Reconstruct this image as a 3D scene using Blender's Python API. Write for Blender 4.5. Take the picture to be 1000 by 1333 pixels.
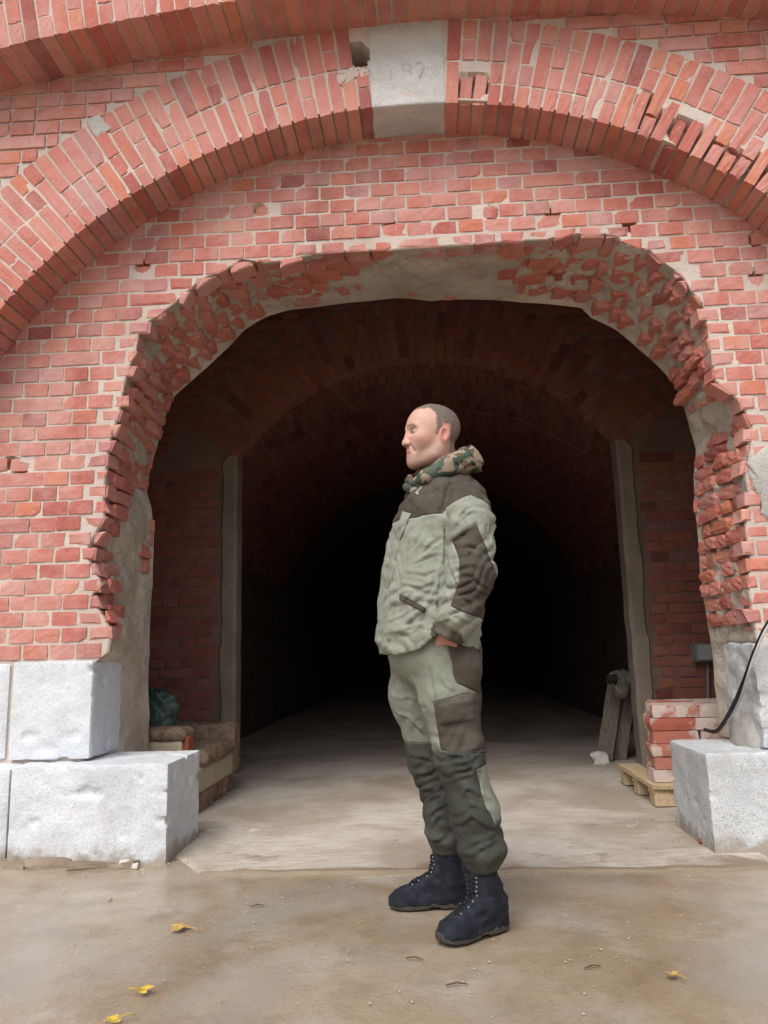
import bpy, bmesh, math, random
import numpy as np
from mathutils import Vector, Matrix, Euler, noise as mnoise

for o in list(bpy.data.objects):
    bpy.data.objects.remove(o, do_unlink=True)
scene = bpy.context.scene
COL = scene.collection
random.seed(7)
RNG = np.random.default_rng(7)
RAD = math.radians

# ------------------------------------------------------------------ camera
CAM_H = 0.88
PITCH, YAW, ROLL = RAD(10.2), RAD(3.2), RAD(1.5)
_f = Vector((-math.sin(YAW) * math.cos(PITCH), math.cos(YAW) * math.cos(PITCH), math.sin(PITCH)))
_r0 = Vector((math.cos(YAW), math.sin(YAW), 0))
_u0 = _r0.cross(_f)
_r = math.cos(ROLL) * _r0 - math.sin(ROLL) * _u0
_u = math.cos(ROLL) * _u0 + math.sin(ROLL) * _r0
cam_data = bpy.data.cameras.new('camera')
cam_data.sensor_fit = 'HORIZONTAL'
cam_data.sensor_width = 36.0
cam_data.lens = 36.0
cam_data.clip_start = 0.05
cam_data.clip_end = 3000
cam = bpy.data.objects.new('camera', cam_data)
COL.objects.link(cam)
m = Matrix(((_r.x, _u.x, -_f.x, 0), (_r.y, _u.y, -_f.y, 0), (_r.z, _u.z, -_f.z, CAM_H), (0, 0, 0, 1)))
cam.matrix_world = m
scene.camera = cam

# ------------------------------------------------------------------ sky, sun, exposure
SUN_EL, SUN_AZ = RAD(52), RAD(200)          # azimuth measured clockwise from +Y; behind the camera, to its left
world = bpy.data.worlds.new('World')
scene.world = world
world.use_nodes = True
wn = world.node_tree.nodes
wl = world.node_tree.links
wn.clear()
w_out = wn.new('ShaderNodeOutputWorld')
w_bg = wn.new('ShaderNodeBackground')
w_sky = wn.new('ShaderNodeTexSky')
w_sky.sky_type = 'NISHITA'
w_sky.sun_disc = False
w_sky.sun_elevation = SUN_EL
w_sky.sun_rotation = SUN_AZ
w_sky.air_density = 1.0
w_sky.dust_density = 4.0
w_sky.ozone_density = 1.0
w_hsv = wn.new('ShaderNodeHueSaturation')
w_hsv.inputs['Saturation'].default_value = 0.50      # a grey overcast sky
w_bg.inputs['Strength'].default_value = 0.15
wl.new(w_sky.outputs[0], w_hsv.inputs['Color'])
wl.new(w_hsv.outputs[0], w_bg.inputs['Color'])
wl.new(w_bg.outputs[0], w_out.inputs['Surface'])

sun_data = bpy.data.lights.new('sun', 'SUN')
sun_data.energy = 1.5
sun_data.angle = RAD(40)
sun_data.color = (1.0, 0.98, 0.95)
sun = bpy.data.objects.new('sun', sun_data)
COL.objects.link(sun)
sd = Vector((math.sin(SUN_AZ) * math.cos(SUN_EL), math.cos(SUN_AZ) * math.cos(SUN_EL), math.sin(SUN_EL)))
sun.rotation_euler = sd.to_track_quat('Z', 'Y').to_euler()
sun.location = (0, -5, 12)

scene.view_settings.view_transform = 'Standard'
scene.view_settings.look = 'None'
scene.view_settings.gamma = 1.0
scene.view_settings.use_curve_mapping = False
scene.view_settings.exposure = 0.30
scene.render.engine = 'CYCLES'
scene.cycles.max_bounces = 5
scene.cycles.diffuse_bounces = 3
scene.cycles.glossy_bounces = 2
scene.cycles.transmission_bounces = 2
scene.cycles.caustics_reflective = False
scene.cycles.caustics_refractive = False
scene.render.resolution_x, scene.render.resolution_y = 768, 1024

# ------------------------------------------------------------------ measuring helpers: a pixel of the 1000x1333 photograph to a point on a plane
def ray(x, y):
    return _f + _r * ((x - 500) / 1000.0) - _u * ((y - 666.5) / 1000.0)
def atY(x, y, Y):
    d = ray(x, y)
    return Vector((0, 0, CAM_H)) + d * (Y / d.y)
def atZ(x, y, Z=0.0):
    d = ray(x, y)
    return Vector((0, 0, CAM_H)) + d * ((Z - CAM_H) / d.z)
def proj(P):
    q = Vector(P) - Vector((0, 0, CAM_H))
    w = q.dot(_f)
    if w <= 0.05: return (-9999, -9999)
    return (500 + 1000 * q.dot(_r) / w, 666.5 - 1000 * q.dot(_u) / w)

# ------------------------------------------------------------------ object helpers
def tag(o, label=None, cat=None, group=None, kind=None):
    if label: o['label'] = label
    if cat: o['category'] = cat
    if group: o['group'] = group
    if kind: o['kind'] = kind
    return o
def empty(name, loc=(0, 0, 0), rz=0.0):
    o = bpy.data.objects.new(name, None)
    o.empty_display_size = 0.1
    COL.objects.link(o)
    o.location = loc
    o.rotation_euler = (0, 0, rz)
    return o
def mesh_from(name, verts, faces, mat=None, smooth=False):
    me = bpy.data.meshes.new(name)
    me.from_pydata([tuple(v) for v in verts], [], [tuple(f) for f in faces])
    if mat: me.materials.append(mat)
    if smooth: me.shade_smooth()
    me.update()
    return me
def link(name, me, parent=None, loc=(0, 0, 0)):
    """mesh with world-space vertices; the parent only has a location"""
    o = bpy.data.objects.new(name, me)
    COL.objects.link(o)
    if parent is not None:
        o.parent = parent
        p = parent
        base = Vector((0, 0, 0))
        while p is not None:
            base += p.location
            p = p.parent
        o.location = Vector(loc) - base
    else:
        o.location = loc
    return o
def put(name, me, parent, M):
    """shared mesh placed by a world matrix"""
    o = bpy.data.objects.new(name, me)
    COL.objects.link(o)
    base = Vector((0, 0, 0))
    if parent is not None:
        o.parent = parent
        p = parent
        while p is not None:
            base += p.location
            p = p.parent
    o.matrix_local = Matrix.Translation(-base) @ M
    return o
class MB:
    """collects vertices and faces into one mesh"""
    def __init__(s): s.v, s.f = [], []
    def add(s, vs, fs):
        n = len(s.v)
        s.v += [tuple(v) for v in vs]
        s.f += [tuple(i + n for i in f) for f in fs]
        return s
    def add_mesh(s, me, M):
        vs = [M @ v.co for v in me.vertices]
        return s.add(vs, [tuple(p.vertices) for p in me.polygons])
    def box(s, lo, hi):
        x0, y0, z0 = lo; x1, y1, z1 = hi
        return s.add([(x0,y0,z0),(x1,y0,z0),(x1,y1,z0),(x0,y1,z0),(x0,y0,z1),(x1,y0,z1),(x1,y1,z1),(x0,y1,z1)],
                     [(0,3,2,1),(4,5,6,7),(0,1,5,4),(1,2,6,5),(2,3,7,6),(3,0,4,7)])
    def tube(s, pts, rad, n=8, caps=True):
        pts = [Vector(p) for p in pts]
        if not hasattr(rad, '__len__'): rad = [rad] * len(pts)
        rings = []
        up = Vector((0.13, 0.31, 0.94)).normalized()
        for i, p in enumerate(pts):
            t = (pts[min(i + 1, len(pts) - 1)] - pts[max(i - 1, 0)]).normalized()
            a = t.cross(up)
            if a.length < 1e-3: a = t.cross(Vector((1, 0, 0)))
            a.normalize(); b = t.cross(a)
            rings.append([p + (a * math.cos(2 * math.pi * k / n) + b * math.sin(2 * math.pi * k / n)) * rad[i] for k in range(n)])
        vs = [v for r in rings for v in r]
        fs = []
        for i in range(len(pts) - 1):
            for k in range(n):
                fs.append((i * n + k, i * n + (k + 1) % n, (i + 1) * n + (k + 1) % n, (i + 1) * n + k))
        if caps:
            fs.append(tuple(range(n))[::-1]); fs.append(tuple((len(pts) - 1) * n + k for k in range(n)))
        return s.add(vs, fs)
    def build(s, name, mat, parent=None, smooth=False):
        me = mesh_from(name, s.v, s.f, mat, smooth)
        bm = bmesh.new(); bm.from_mesh(me)
        bmesh.ops.recalc_face_normals(bm, faces=bm.faces); bm.to_mesh(me); bm.free()
        return link(name, me, parent)

# ------------------------------------------------------------------ noise and implicit surfaces
def _hash(i, j, k, seed):
    h = (i * 374761393 + j * 668265263 + k * 2147483647 + seed * 1274126177) & 0xFFFFFFFF
    h = ((h ^ (h >> 13)) * 1274126177) & 0xFFFFFFFF
    h = h ^ (h >> 16)
    return (h & 0xFFFFFF).astype(np.float64) / float(0xFFFFFF) * 2 - 1
def vnoise(X, Y, Z, seed=0):
    xi, yi, zi = np.floor(X).astype(np.int64), np.floor(Y).astype(np.int64), np.floor(Z).astype(np.int64)
    u, v, w = X - xi, Y - yi, Z - zi
    u = u*u*u*(u*(u*6-15)+10); v = v*v*v*(v*(v*6-15)+10); w = w*w*w*(w*(w*6-15)+10)
    r = 0
    for a in (0, 1):
        for b in (0, 1):
            for c in (0, 1):
                r = r + _hash(xi + a, yi + b, zi + c, seed) * (u if a else 1 - u) * (v if b else 1 - v) * (w if c else 1 - w)
    return r
def fbm(X, Y, Z, oct=3, seed=0):
    r, a, s = 0, 1.0, 1.0
    for o in range(oct):
        r = r + a * vnoise(X * s, Y * s, Z * s, seed + 17 * o)
        a *= 0.5; s *= 2.03
    return r
def surfnet(fn, lo, hi, h):
    """naive surface nets of fn(X,Y,Z) < 0"""
    ax = [np.arange(lo[i], hi[i] + h, h) for i in range(3)]
    X, Y, Z = np.meshgrid(*ax, indexing='ij')
    F = fn(X, Y, Z)
    S = F < 0
    n = F.shape
    sl = lambda a, d: slice(d, n[a] - 1 + d)
    C = lambda A, d: A[sl(0, d[0]), sl(1, d[1]), sl(2, d[2])]
    corners = [(a, b, c) for a in (0, 1) for b in (0, 1) for c in (0, 1)]
    cnt = sum(C(S, d).astype(np.int8) for d in corners)
    act = (cnt > 0) & (cnt < 8)
    ii = np.argwhere(act)
    acc = np.zeros((len(ii), 3)); num = np.zeros(len(ii))
    for a in range(3):
        for d in corners:
            if d[a]: continue
            e = list(d); e[a] = 1
            f0 = C(F, d)[act]; f1 = C(F, e)[act]
            x = (f0 < 0) != (f1 < 0)
            t = np.where(x, f0 / np.where(f0 == f1, 1, f0 - f1), 0)
            p = np.array(d, float)[None, :].repeat(len(ii), 0); p[:, a] = t
            acc += p * x[:, None]; num += x
    V = (ii + acc / num[:, None]) * h + np.array([ax[0][0], ax[1][0], ax[2][0]])
    idx = -np.ones(act.shape, np.int64); idx[act] = np.arange(len(ii))
    Q = []
    for a in range(3):
        b, c = (a + 1) % 3, (a + 2) % 3
        s0 = [slice(None)] * 3; s1 = [slice(None)] * 3
        s0[a] = slice(0, n[a] - 1); s1[a] = slice(1, n[a])
        D = S[tuple(s0)] != S[tuple(s1)]
        E = np.argwhere(D)
        ok = (E[:, b] > 0) & (E[:, c] > 0) & (E[:, b] < n[b] - 1) & (E[:, c] < n[c] - 1)
        E = E[ok]
        ins = S[E[:, 0], E[:, 1], E[:, 2]]
        def cell(db, dc):
            G = E.copy(); G[:, b] += db; G[:, c] += dc
            return idx[G[:, 0], G[:, 1], G[:, 2]]
        q = np.stack([cell(-1, -1), cell(0, -1), cell(0, 0), cell(-1, 0)], 1)
        q[~ins] = q[~ins][:, ::-1]
        Q.append(q)
    return V, np.concatenate(Q)
def vnormals(V, Q):
    n = np.cross(V[Q[:, 2]] - V[Q[:, 0]], V[Q[:, 3]] - V[Q[:, 1]])
    N = np.zeros_like(V)
    for k in range(4): np.add.at(N, Q[:, k], n)
    return N / np.maximum(np.linalg.norm(N, axis=1, keepdims=True), 1e-12)
def np_mesh(name, V, Q, mat, smooth=True, sharp=None):
    me = bpy.data.meshes.new(name)
    me.vertices.add(len(V)); me.vertices.foreach_set('co', V.astype(np.float32).ravel())
    me.loops.add(Q.size); me.loops.foreach_set('vertex_index', Q.astype(np.int32).ravel())
    me.polygons.add(len(Q)); me.polygons.foreach_set('loop_start', np.arange(0, Q.size, Q.shape[1], dtype=np.int32))
    me.update(calc_edges=True)
    me.validate()
    me.materials.append(mat)
    if smooth: me.shade_smooth()
    if sharp: me.set_sharp_from_angle(angle=sharp)
    return me
def attr(me, name, vals):
    a = me.attributes.new(name, 'FLOAT', 'POINT'); a.data.foreach_set('value', vals.astype(np.float32))
def smin(a, b, k):
    h = np.clip(0.5 + 0.5 * (b - a) / k, 0, 1)
    return b + (a - b) * h - k * h * (1 - h)
def cone(X, Y, Z, a, b, ra, rb, sq=None):
    """rounded cone between a and b"""
    a = np.array(a, float); b = np.array(b, float); d = b - a; L2 = d @ d
    t = np.clip(((X - a[0]) * d[0] + (Y - a[1]) * d[1] + (Z - a[2]) * d[2]) / L2, 0, 1)
    return np.sqrt((X - a[0] - t * d[0])**2 + (Y - a[1] - t * d[1])**2 + (Z - a[2] - t * d[2])**2) - (ra + (rb - ra) * t)
def ellip(X, Y, Z, c, r, ang=0.0):
    x, y, z = X - c[0], Y - c[1], Z - c[2]
    if ang:
        ca, sa = math.cos(ang), math.sin(ang)
        x, y = ca * x + sa * y, -sa * x + ca * y
    k = np.sqrt((x / r[0])**2 + (y / r[1])**2 + (z / r[2])**2)
    return (k - 1) * min(r)

# ------------------------------------------------------------------ materials
class NT:
    def __init__(s, name):
        s.m = bpy.data.materials.new(name); s.m.use_nodes = True
        s.t = s.m.node_tree; s.n = s.t.nodes; s.l = s.t.links
        s.n.clear()
        s.out = s.n.new('ShaderNodeOutputMaterial'); s.b = s.n.new('ShaderNodeBsdfPrincipled')
        s.l.new(s.b.outputs[0], s.out.inputs[0])
        s._c = None
    def set(s, i, v):
        if hasattr(v, 'is_output') or isinstance(v, bpy.types.NodeSocket): s.l.new(v, i)
        else:
            if isinstance(v, (tuple, list)) and len(v) == 3 and i.type == 'RGBA': v = (*v, 1)
            i.default_value = v
    def node(s, t, **kw):
        nd = s.n.new(t)
        for k, v in kw.items():
            if k.startswith('i_'): s.set(nd.inputs[int(k[2:])], v)
            else: setattr(nd, k, v)
        return nd
    def coord(s, which='Object'):
        if which == 'World': return s.node('ShaderNodeNewGeometry').outputs['Position']
        return s.node('ShaderNodeTexCoord').outputs[which]
    def noise(s, vec, scale, detail=4, rough=0.55, dist=0.0):
        nd = s.node('ShaderNodeTexNoise'); s.set(nd.inputs['Vector'], vec)
        nd.inputs['Scale'].default_value = scale; nd.inputs['Detail'].default_value = detail
        nd.inputs['Roughness'].default_value = rough; nd.inputs['Distortion'].default_value = dist
        return nd.outputs['Fac']
    def vor(s, vec, scale, feat='F1', out='Distance'):
        nd = s.node('ShaderNodeTexVoronoi', feature=feat); s.set(nd.inputs['Vector'], vec)
        nd.inputs['Scale'].default_value = scale
        return nd.outputs[out]
    def ramp(s, fac, stops, interp='LINEAR'):
        nd = s.node('ShaderNodeValToRGB'); s.set(nd.inputs[0], fac)
        cr = nd.color_ramp; cr.interpolation = interp
        while len(cr.elements) < len(stops): cr.elements.new(0.5)
        for e, (p, c) in zip(cr.elements, stops):
            e.position = p; e.color = (*c, 1) if len(c) == 3 else c
        return nd.outputs[0]
    def rng(s, fac, a, b, c=0.0, d=1.0):
        nd = s.node('ShaderNodeMapRange'); s.set(nd.inputs[0], fac)
        for i, v in zip((1, 2, 3, 4), (a, b, c, d)): nd.inputs[i].default_value = v
        return nd.outputs[0]
    def mix(s, fac, a, b, mode='MIX'):
        nd = s.node('ShaderNodeMix', data_type='RGBA', blend_type=mode)
        s.set(nd.inputs[0], fac); s.set(nd.inputs[6], a); s.set(nd.inputs[7], b)
        return nd.outputs[2]
    def math(s, op, a, b=0.0):
        nd = s.node('ShaderNodeMath', operation=op); s.set(nd.inputs[0], a); s.set(nd.inputs[1], b)
        return nd.outputs[0]
    def bump(s, h, strength=0.3, dist=0.01, normal=None):
        nd = s.node('ShaderNodeBump'); s.set(nd.inputs['Height'], h)
        nd.inputs['Strength'].default_value = strength; nd.inputs['Distance'].default_value = dist
        if normal is not None: s.l.new(normal, nd.inputs['Normal'])
        return nd.outputs[0]
    def attr(s, name):
        nd = s.node('ShaderNodeAttribute', attribute_name=name); return nd.outputs['Fac']
    def fin(s, color, rough=0.8, normal=None, spec=0.3, **kw):
        s.set(s.b.inputs['Base Color'], color); s.set(s.b.inputs['Roughness'], rough)
        s.b.inputs['Specular IOR Level'].default_value = spec
        if normal is not None: s.l.new(normal, s.b.inputs['Normal'])
        for k, v in kw.items(): s.set(s.b.inputs[k], v)
        return s.m

def brick_material(name, pale=0.5, dark=1.0, orange=0.0, stain=0.0):
    t = NT(name)
    P = t.coord('World')
    oi = t.node('ShaderNodeObjectInfo').outputs['Random']
    isl = t.node('ShaderNodeNewGeometry').outputs['Random Per Island']
    r = t.math('FRACT', t.math('ADD', t.math('MULTIPLY', oi, 7.31), t.math('MULTIPLY', isl, 3.77)))
    d = dark
    base = t.ramp(r, [(0.0, (.290*d, .088*d, .076*d)), (.05, (.390*d, .116*d, .094*d)), (.18, (.470*d, .148*d, .114*d)), (.40, (.510*d, .184*d, .146*d)),
                      (.60, (.465*d, .154*d, .124*d)), (.80, (.555*d, .200*d, .124*d)), (.92, (.505*d, .215*d, .182*d)), (1.0, (.410*d, .180*d, .170*d))])
    r2 = t.math('FRACT', t.math('MULTIPLY', r, 13.7))
    n1 = t.noise(P, 9, 3, .6)
    n2 = t.noise(P, 42, 3, .6)
    n3 = t.noise(P, 2.2, 2, .5)
    pf = t.math('MULTIPLY', t.rng(t.math('ADD', t.math('ADD', n1, t.math('MULTIPLY', n3, .6)), t.math('MULTIPLY', r2, .35)), .75, 1.25), pale)
    c = t.mix(pf, base, (.62, .41, .37))
    if orange: c = t.mix(orange, c, (.50, .14, .06))
    if stain:
        mp = t.node('ShaderNodeMapping'); t.l.new(P, mp.inputs[0]); mp.inputs['Scale'].default_value = (1.6, 1.6, .45)
        ns = t.noise(mp.outputs[0], 1.5, 4, .6, .3)
        c = t.mix(t.rng(ns, .54, .72, 0, stain), c, (.13, .060, .052))
    c = t.mix(t.rng(n2, .60, .78, 0, .45), c, (.16, .06, .05))
    c = t.mix(t.rng(t.noise(P, 75, 1, .5), .66, .74, 0, .35 * pale + .1), c, (.66, .55, .50))
    h = t.math('ADD', t.math('MULTIPLY', n1, .5), n2)
    return t.fin(c, t.rng(n2, .3, .7, .95, .75), t.bump(h, .55, .006), .25)

MAT = {}
MAT['brick'] = brick_material('brick_weathered', .58, 1.0, 0, .42)
MAT['brick_arch'] = brick_material('brick_arch', .38, 1.0, 0, .45)
MAT['brick_broken'] = brick_material('brick_broken', .32, 1.0, .15)
MAT['brick_inner'] = brick_material('brick_inner', .05, 0.50)  # same brick darkened evenly; the shade inside is put into its colour
MAT['brick_dimmed'] = brick_material('brick_dimmed', .03, 0.45)  # darkened copy of the brick; tunnel gloom put into the colour
MAT['brick_fresh'] = brick_material('brick_fresh', .25, 1.1, .45)

def mortar_material(name, a, b, bump=.6, scale=1.0):
    t = NT(name); P = t.coord('World')
    n1 = t.noise(P, 14*scale, 6, .6); n2 = t.noise(P, 90*scale, 3, .6); n3 = t.noise(P, 3*scale, 4, .55)
    c = t.mix(t.rng(n3, .35, .65), a, b)
    c = t.mix(t.rng(n1, .55, .8, 0, .5), c, tuple(v * .62 for v in a))
    c = t.mix(t.rng(n2, .62, .75, 0, .4), c, tuple(v * .45 for v in a))
    return t.fin(c, .92, t.bump(t.math('ADD', n1, t.math('MULTIPLY', n2, .5)), bump, .012), .2)
MAT['mortar'] = mortar_material('mortar', (.51, .425, .37), (.61, .53, .47))
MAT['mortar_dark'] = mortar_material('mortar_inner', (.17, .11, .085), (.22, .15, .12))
MAT['mortar_dimmed'] = mortar_material('mortar_dimmed', (.10, .07, .055), (.13, .09, .07))  # mortar darkened to match, the vault's shade being in its colour
MAT['reveal'] = mortar_material('reveal_mortar', (.40, .34, .275), (.55, .48, .41), .9)
MAT['cement'] = mortar_material('cement_render', (.33, .29, .23), (.42, .37, .30), .7)
MAT['cement_grey'] = mortar_material('cement_grey', (.38, .36, .33), (.50, .48, .45), .8)
MAT['plaster_strip'] = mortar_material('plaster_strip', (.20, .165, .13), (.29, .245, .20), .5)

def granite_material(name, a, b, speck=.75):
    t = NT(name); P = t.coord('World')
    n1 = t.noise(P, 130, 3, .7); n2 = t.noise(P, 240, 2, .6); n3 = t.noise(P, 4, 5, .6); n4 = t.noise(P, 28, 4, .6)
    v = t.vor(P, 170, out='Color')
    c = t.mix(t.rng(n3, .35, .68), a, b)
    c = t.mix(t.rng(n1, .53, .66, 0, speck), c, tuple(x * .42 for x in a))
    c = t.mix(t.rng(n2, .58, .70, 0, .8), c, (.86, .86, .85))
    c = t.mix(t.rng(n4, .56, .80, 0, .45), c, (.38, .35, .31))
    c = t.mix(t.rng(t.noise(P, 1.7, 4, .65, .5), .54, .70, 0, .5), c, (.40, .38, .35))
    sz = t.node('ShaderNodeSeparateXYZ'); t.l.new(P, sz.inputs[0])
    sp = t.math('ADD', t.rng(sz.outputs[2], 0.0, .14, .30, -.25), t.noise(P, 9, 5, .65))          # mud splashed up from the ground
    c = t.mix(t.rng(sp, .52, .72, 0, .75), c, (.27, .215, .155))
    mp = t.node('ShaderNodeMapping'); t.l.new(P, mp.inputs[0]); mp.inputs['Scale'].default_value = (1, 1, .25)
    c = t.mix(t.rng(t.noise(mp.outputs[0], 6, 4, .6), .55, .75, 0, .30), c, (.36, .34, .31))        # rain streaks
    return t.fin(c, .85, t.bump(t.math('ADD', n4, t.math('MULTIPLY', n1, .35)), .5, .010), .3)
MAT['granite'] = granite_material('granite_grey', (.47, .49, .51), (.59, .61, .62))
MAT['granite_pale'] = granite_material('granite_pale', (.57, .605, .65), (.69, .715, .745), .45)
MAT['keystone'] = granite_material('keystone_stone', (.46, .45, .425), (.56, .55, .53), .4)
# ------------------------------------------------------------------ planes of the gate (metres from the camera)
YW, YR, YT, YB, YI = 3.60, 3.37, 3.12, 4.22, 5.80     # infill wall, arch ring and facade, upper arch, back of infill wall, inner cross wall
RX, RZ, RI, RO = -0.01, 0.95, 2.57, 3.05
TX, TZ, TR = 0.13, -6.43, 10.41

def unit_brick(seed, depth, rough=1.0, chip=False, nx=4, nz=3, mat=None):
    """brick 1 x depth x 1 with an uneven front face and worn arrises; the front is y = 0"""
    rr = random.Random(seed)
    vs, fs = [], []
    for j in range(nz + 1):
        for i in range(nx + 1):
            u, w = i / nx - .5, j / nz - .5
            ex, ez = i in (0, nx), j in (0, nz)
            y = rr.uniform(-.0014, .0010) * rough
            if ex or ez: y += rr.uniform(.0004, .0018) * rough
            if ex and ez: y += rr.uniform(.0003, .0018) * rough
            uu = u + (rr.uniform(-.012, .008) * rough * (1 if u > 0 else -1) if ex else rr.uniform(-.05, .05))
            ww = w + (rr.uniform(-.024, .010) * rough * (1 if w > 0 else -1) if ez else rr.uniform(-.06, .06))
            vs.append([uu, y, ww])
    if chip:
        cx, cz = rr.choice((-.5, .5)), rr.choice((-.5, .5)); R = rr.uniform(.2, .42)
        for v in vs:
            d = math.hypot((v[0] - cx), (v[2] - cz) * .6)
            if d < R: v[1] += (R - d) / R * rr.uniform(.006, .018)
    idx = lambda i, j: j * (nx + 1) + i
    for j in range(nz):
        for i in range(nx):
            fs.append((idx(i, j), idx(i + 1, j), idx(i + 1, j + 1), idx(i, j + 1)))
    rim = [idx(i, 0) for i in range(nx + 1)] + [idx(nx, j) for j in range(1, nz + 1)] + \
          [idx(i, nz) for i in range(nx - 1, -1, -1)] + [idx(0, j) for j in range(nz - 1, 0, -1)]
    n0 = len(vs)
    for r in rim:
        v = vs[r]; vs.append([max(-.5, min(.5, v[0] * 1.01)), depth, max(-.5, min(.5, v[2] * 1.01))])
    L = len(rim)
    for k in range(L):
        fs.append((rim[(k + 1) % L], rim[k], n0 + k, n0 + (k + 1) % L))
    me = mesh_from('brick', vs, fs, mat)
    return me
def variants(n, depth, mat, rough=1.0, chips=.2, seed=0, **kw):
    return [unit_brick(seed * 100 + k, depth, rough, k < n * chips, mat=mat, **kw) for k in range(n)]
BR_W = variants(16, .10, MAT['brick'], 1.0, .25, 1)
BR_R = variants(12, .235, MAT['brick_arch'], 1.0, .2, 2)
BR_T = variants(8, .27, MAT['brick_arch'], 1.0, .1, 3)
BR_I = variants(8, .08, MAT['brick_inner'], 1.2, .2, 4, nx=3, nz=2)
def facing(P, ang, w, h):
    """matrix of a brick seen from the front: local x turned by ang in the wall plane"""
    return Matrix.Translation(P) @ Matrix.Rotation(ang, 4, 'Y') @ Matrix.Diagonal((w, 1, h, 1))
def in_frame(P, m=0):
    x, y = proj(P)
    return -m < x < 1000 + m and -m < y < 1333 + m
class BrickBin:
    """puts the bricks that show largest as single objects and joins the rest"""
    def __init__(s, parent, name='brick', limit=300, mat=None):
        s.p, s.name, s.limit, s.items, s.mat = parent, name, limit, [], mat
    def add(s, me, M, size):
        P = M.translation
        vis = in_frame(P, 25)
        d = (P - Vector((0, 0, CAM_H))).length
        s.items.append(((size / d / d) if vis else -1, me, M))
    def done(s):
        s.items.sort(key=lambda t: -t[0])
        rest = MB()
        n = 0
        for w, me, M in s.items:
            if w > 0 and n < s.limit:
                put(s.name, me, s.p, M); n += 1
            else: rest.add_mesh(me, M)
        if rest.v:
            o = link(s.name + '_field', mesh_from(s.name + '_field', rest.v, rest.f, s.mat), s.p)
            o['kind'] = 'stuff'
        return n

# ------------------------------------------------------------------ the broken opening: traced edge at the front and at the back of the infill wall
FRONT = [(108,985),(108,930),(109,872),(128,860),(142,849),(147,827),(140,807),(128,790),(120,776),(136,760),(122,741),(114,719),(122,700),(137,677),
         (137,640),(141,602),(142,584),(150,557),(158,531),(161,509),(169,479),(178,460),(181,437),(193,420),(226,397),(246,379),(262,364),(292,353),
         (315,338),(345,343),(376,340),(408,332),(457,328),(507,327),(560,323),(605,320),(660,316),(710,313),(735,306),(800,306),(815,320),(845,326),(866,345),
         (886,358),(900,380),(914,396),(919,418),(922,445),(926,470),(930,496),(950,510),(968,532),(978,556),(974,590),(968,615),(974,650),(968,690),(976,720),(972,760),(978,800),
         (984,832),(1004,845),(1006,890),(1006,930),(1006,990)]
BACK = [(194,985),(195,930),(195,850),(196,800),(199,760),(200,720),(201,690),(197,660),(191,640),(196,610),(205,580),(211,555),(219,532),(228,515),(247,498),(270,478),
        (298,452),(318,430),(345,413),(375,404),(410,400),(440,396),(480,392),(520,388),(560,392),(620,390),(680,394),(725,397),(757,401),(770,414),(800,428),(830,453),
        (858,478),(880,502),(890,530),(898,558),(906,585),(903,620),(904,660),(909,700),(911,740),(916,780),(922,815),(926,840),(930,890),(936,960),(938,990)]
def polar_curve(pts, Y):
    P = [atY(x, y, Y) for x, y in pts]
    phi = np.array([math.atan2(p.z - 1.25, p.x) for p in P]); rho = np.array([math.hypot(p.z - 1.25, p.x) for p in P])
    phi = np.where(phi < -math.pi / 2, phi + 2 * math.pi, phi)
    o = np.argsort(phi)
    return phi[o], rho[o]
CF, CB = polar_curve(FRONT, YW), polar_curve(BACK, YB)
PHI0, PHI1 = math.atan2(.40 - 1.25, 1.48), math.pi - math.atan2(.40 - 1.25, 1.48)
NS = 520
# sample evenly along the arc length of the front curve
_ph = np.linspace(PHI0, PHI1, 4000)
_rf = np.interp(_ph, *CF)
_x, _z = _rf * np.cos(_ph), 1.25 + _rf * np.sin(_ph)
_s = np.concatenate([[0], np.cumsum(np.hypot(np.diff(_x), np.diff(_z)))])
SLEN = _s[-1]
PH = np.interp(np.linspace(0, SLEN, NS), _s, _ph)
def hole_r(phi): return float(np.interp(phi, *CF))
def hole_pt(phi, t):
    rf, rb = float(np.interp(phi, *CF)), float(np.interp(phi, *CB))
    r = rf + (rb - rf) * t
    return Vector((r * math.cos(phi), YW + (YB - YW) * t, 1.25 + r * math.sin(phi)))
def front_depth(x, z):
    """signed distance outward from the hole in the wall plane (positive on the wall)"""
    phi = math.atan2(z - 1.25, x)
    if phi < -math.pi / 2: phi += 2 * math.pi
    return math.hypot(x, z - 1.25) - hole_r(phi)

# ------------------------------------------------------------------ infill wall with the broken opening
HOLES = [(338, 272), (720, 278), (640, 277), (375, 385), (508, 295), (185, 345), (25, 610), (12, 603), (820, 292), (985, 310), (985, 360)]
hole_w = [atY(x, y, YW) for x, y in HOLES]
wall = empty('brick_wall', (0, YW, 0))
tag(wall, 'weathered red brick infill wall under the arch with a jagged hole broken through it', 'wall')
def outer_pt(phi):
    d = Vector((math.cos(phi), 0, math.sin(phi)))
    k = 2.86 if d.z > 0 else 2.86 / max(.3, abs(d.x))
    if d.z > 0:
        cz = RZ - 1.25
        b = d.x * -RX - d.z * cz
        # ray from (0,1.25) to the circle of radius 2.86 about the ring centre
        B = -(d.x * RX + d.z * cz); Cc = RX * RX + cz * cz - 2.86**2
        k = -B + math.sqrt(B * B - Cc)
    return d * k
mb = MB()
NT_ = 44
vs, fs = [], []
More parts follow.
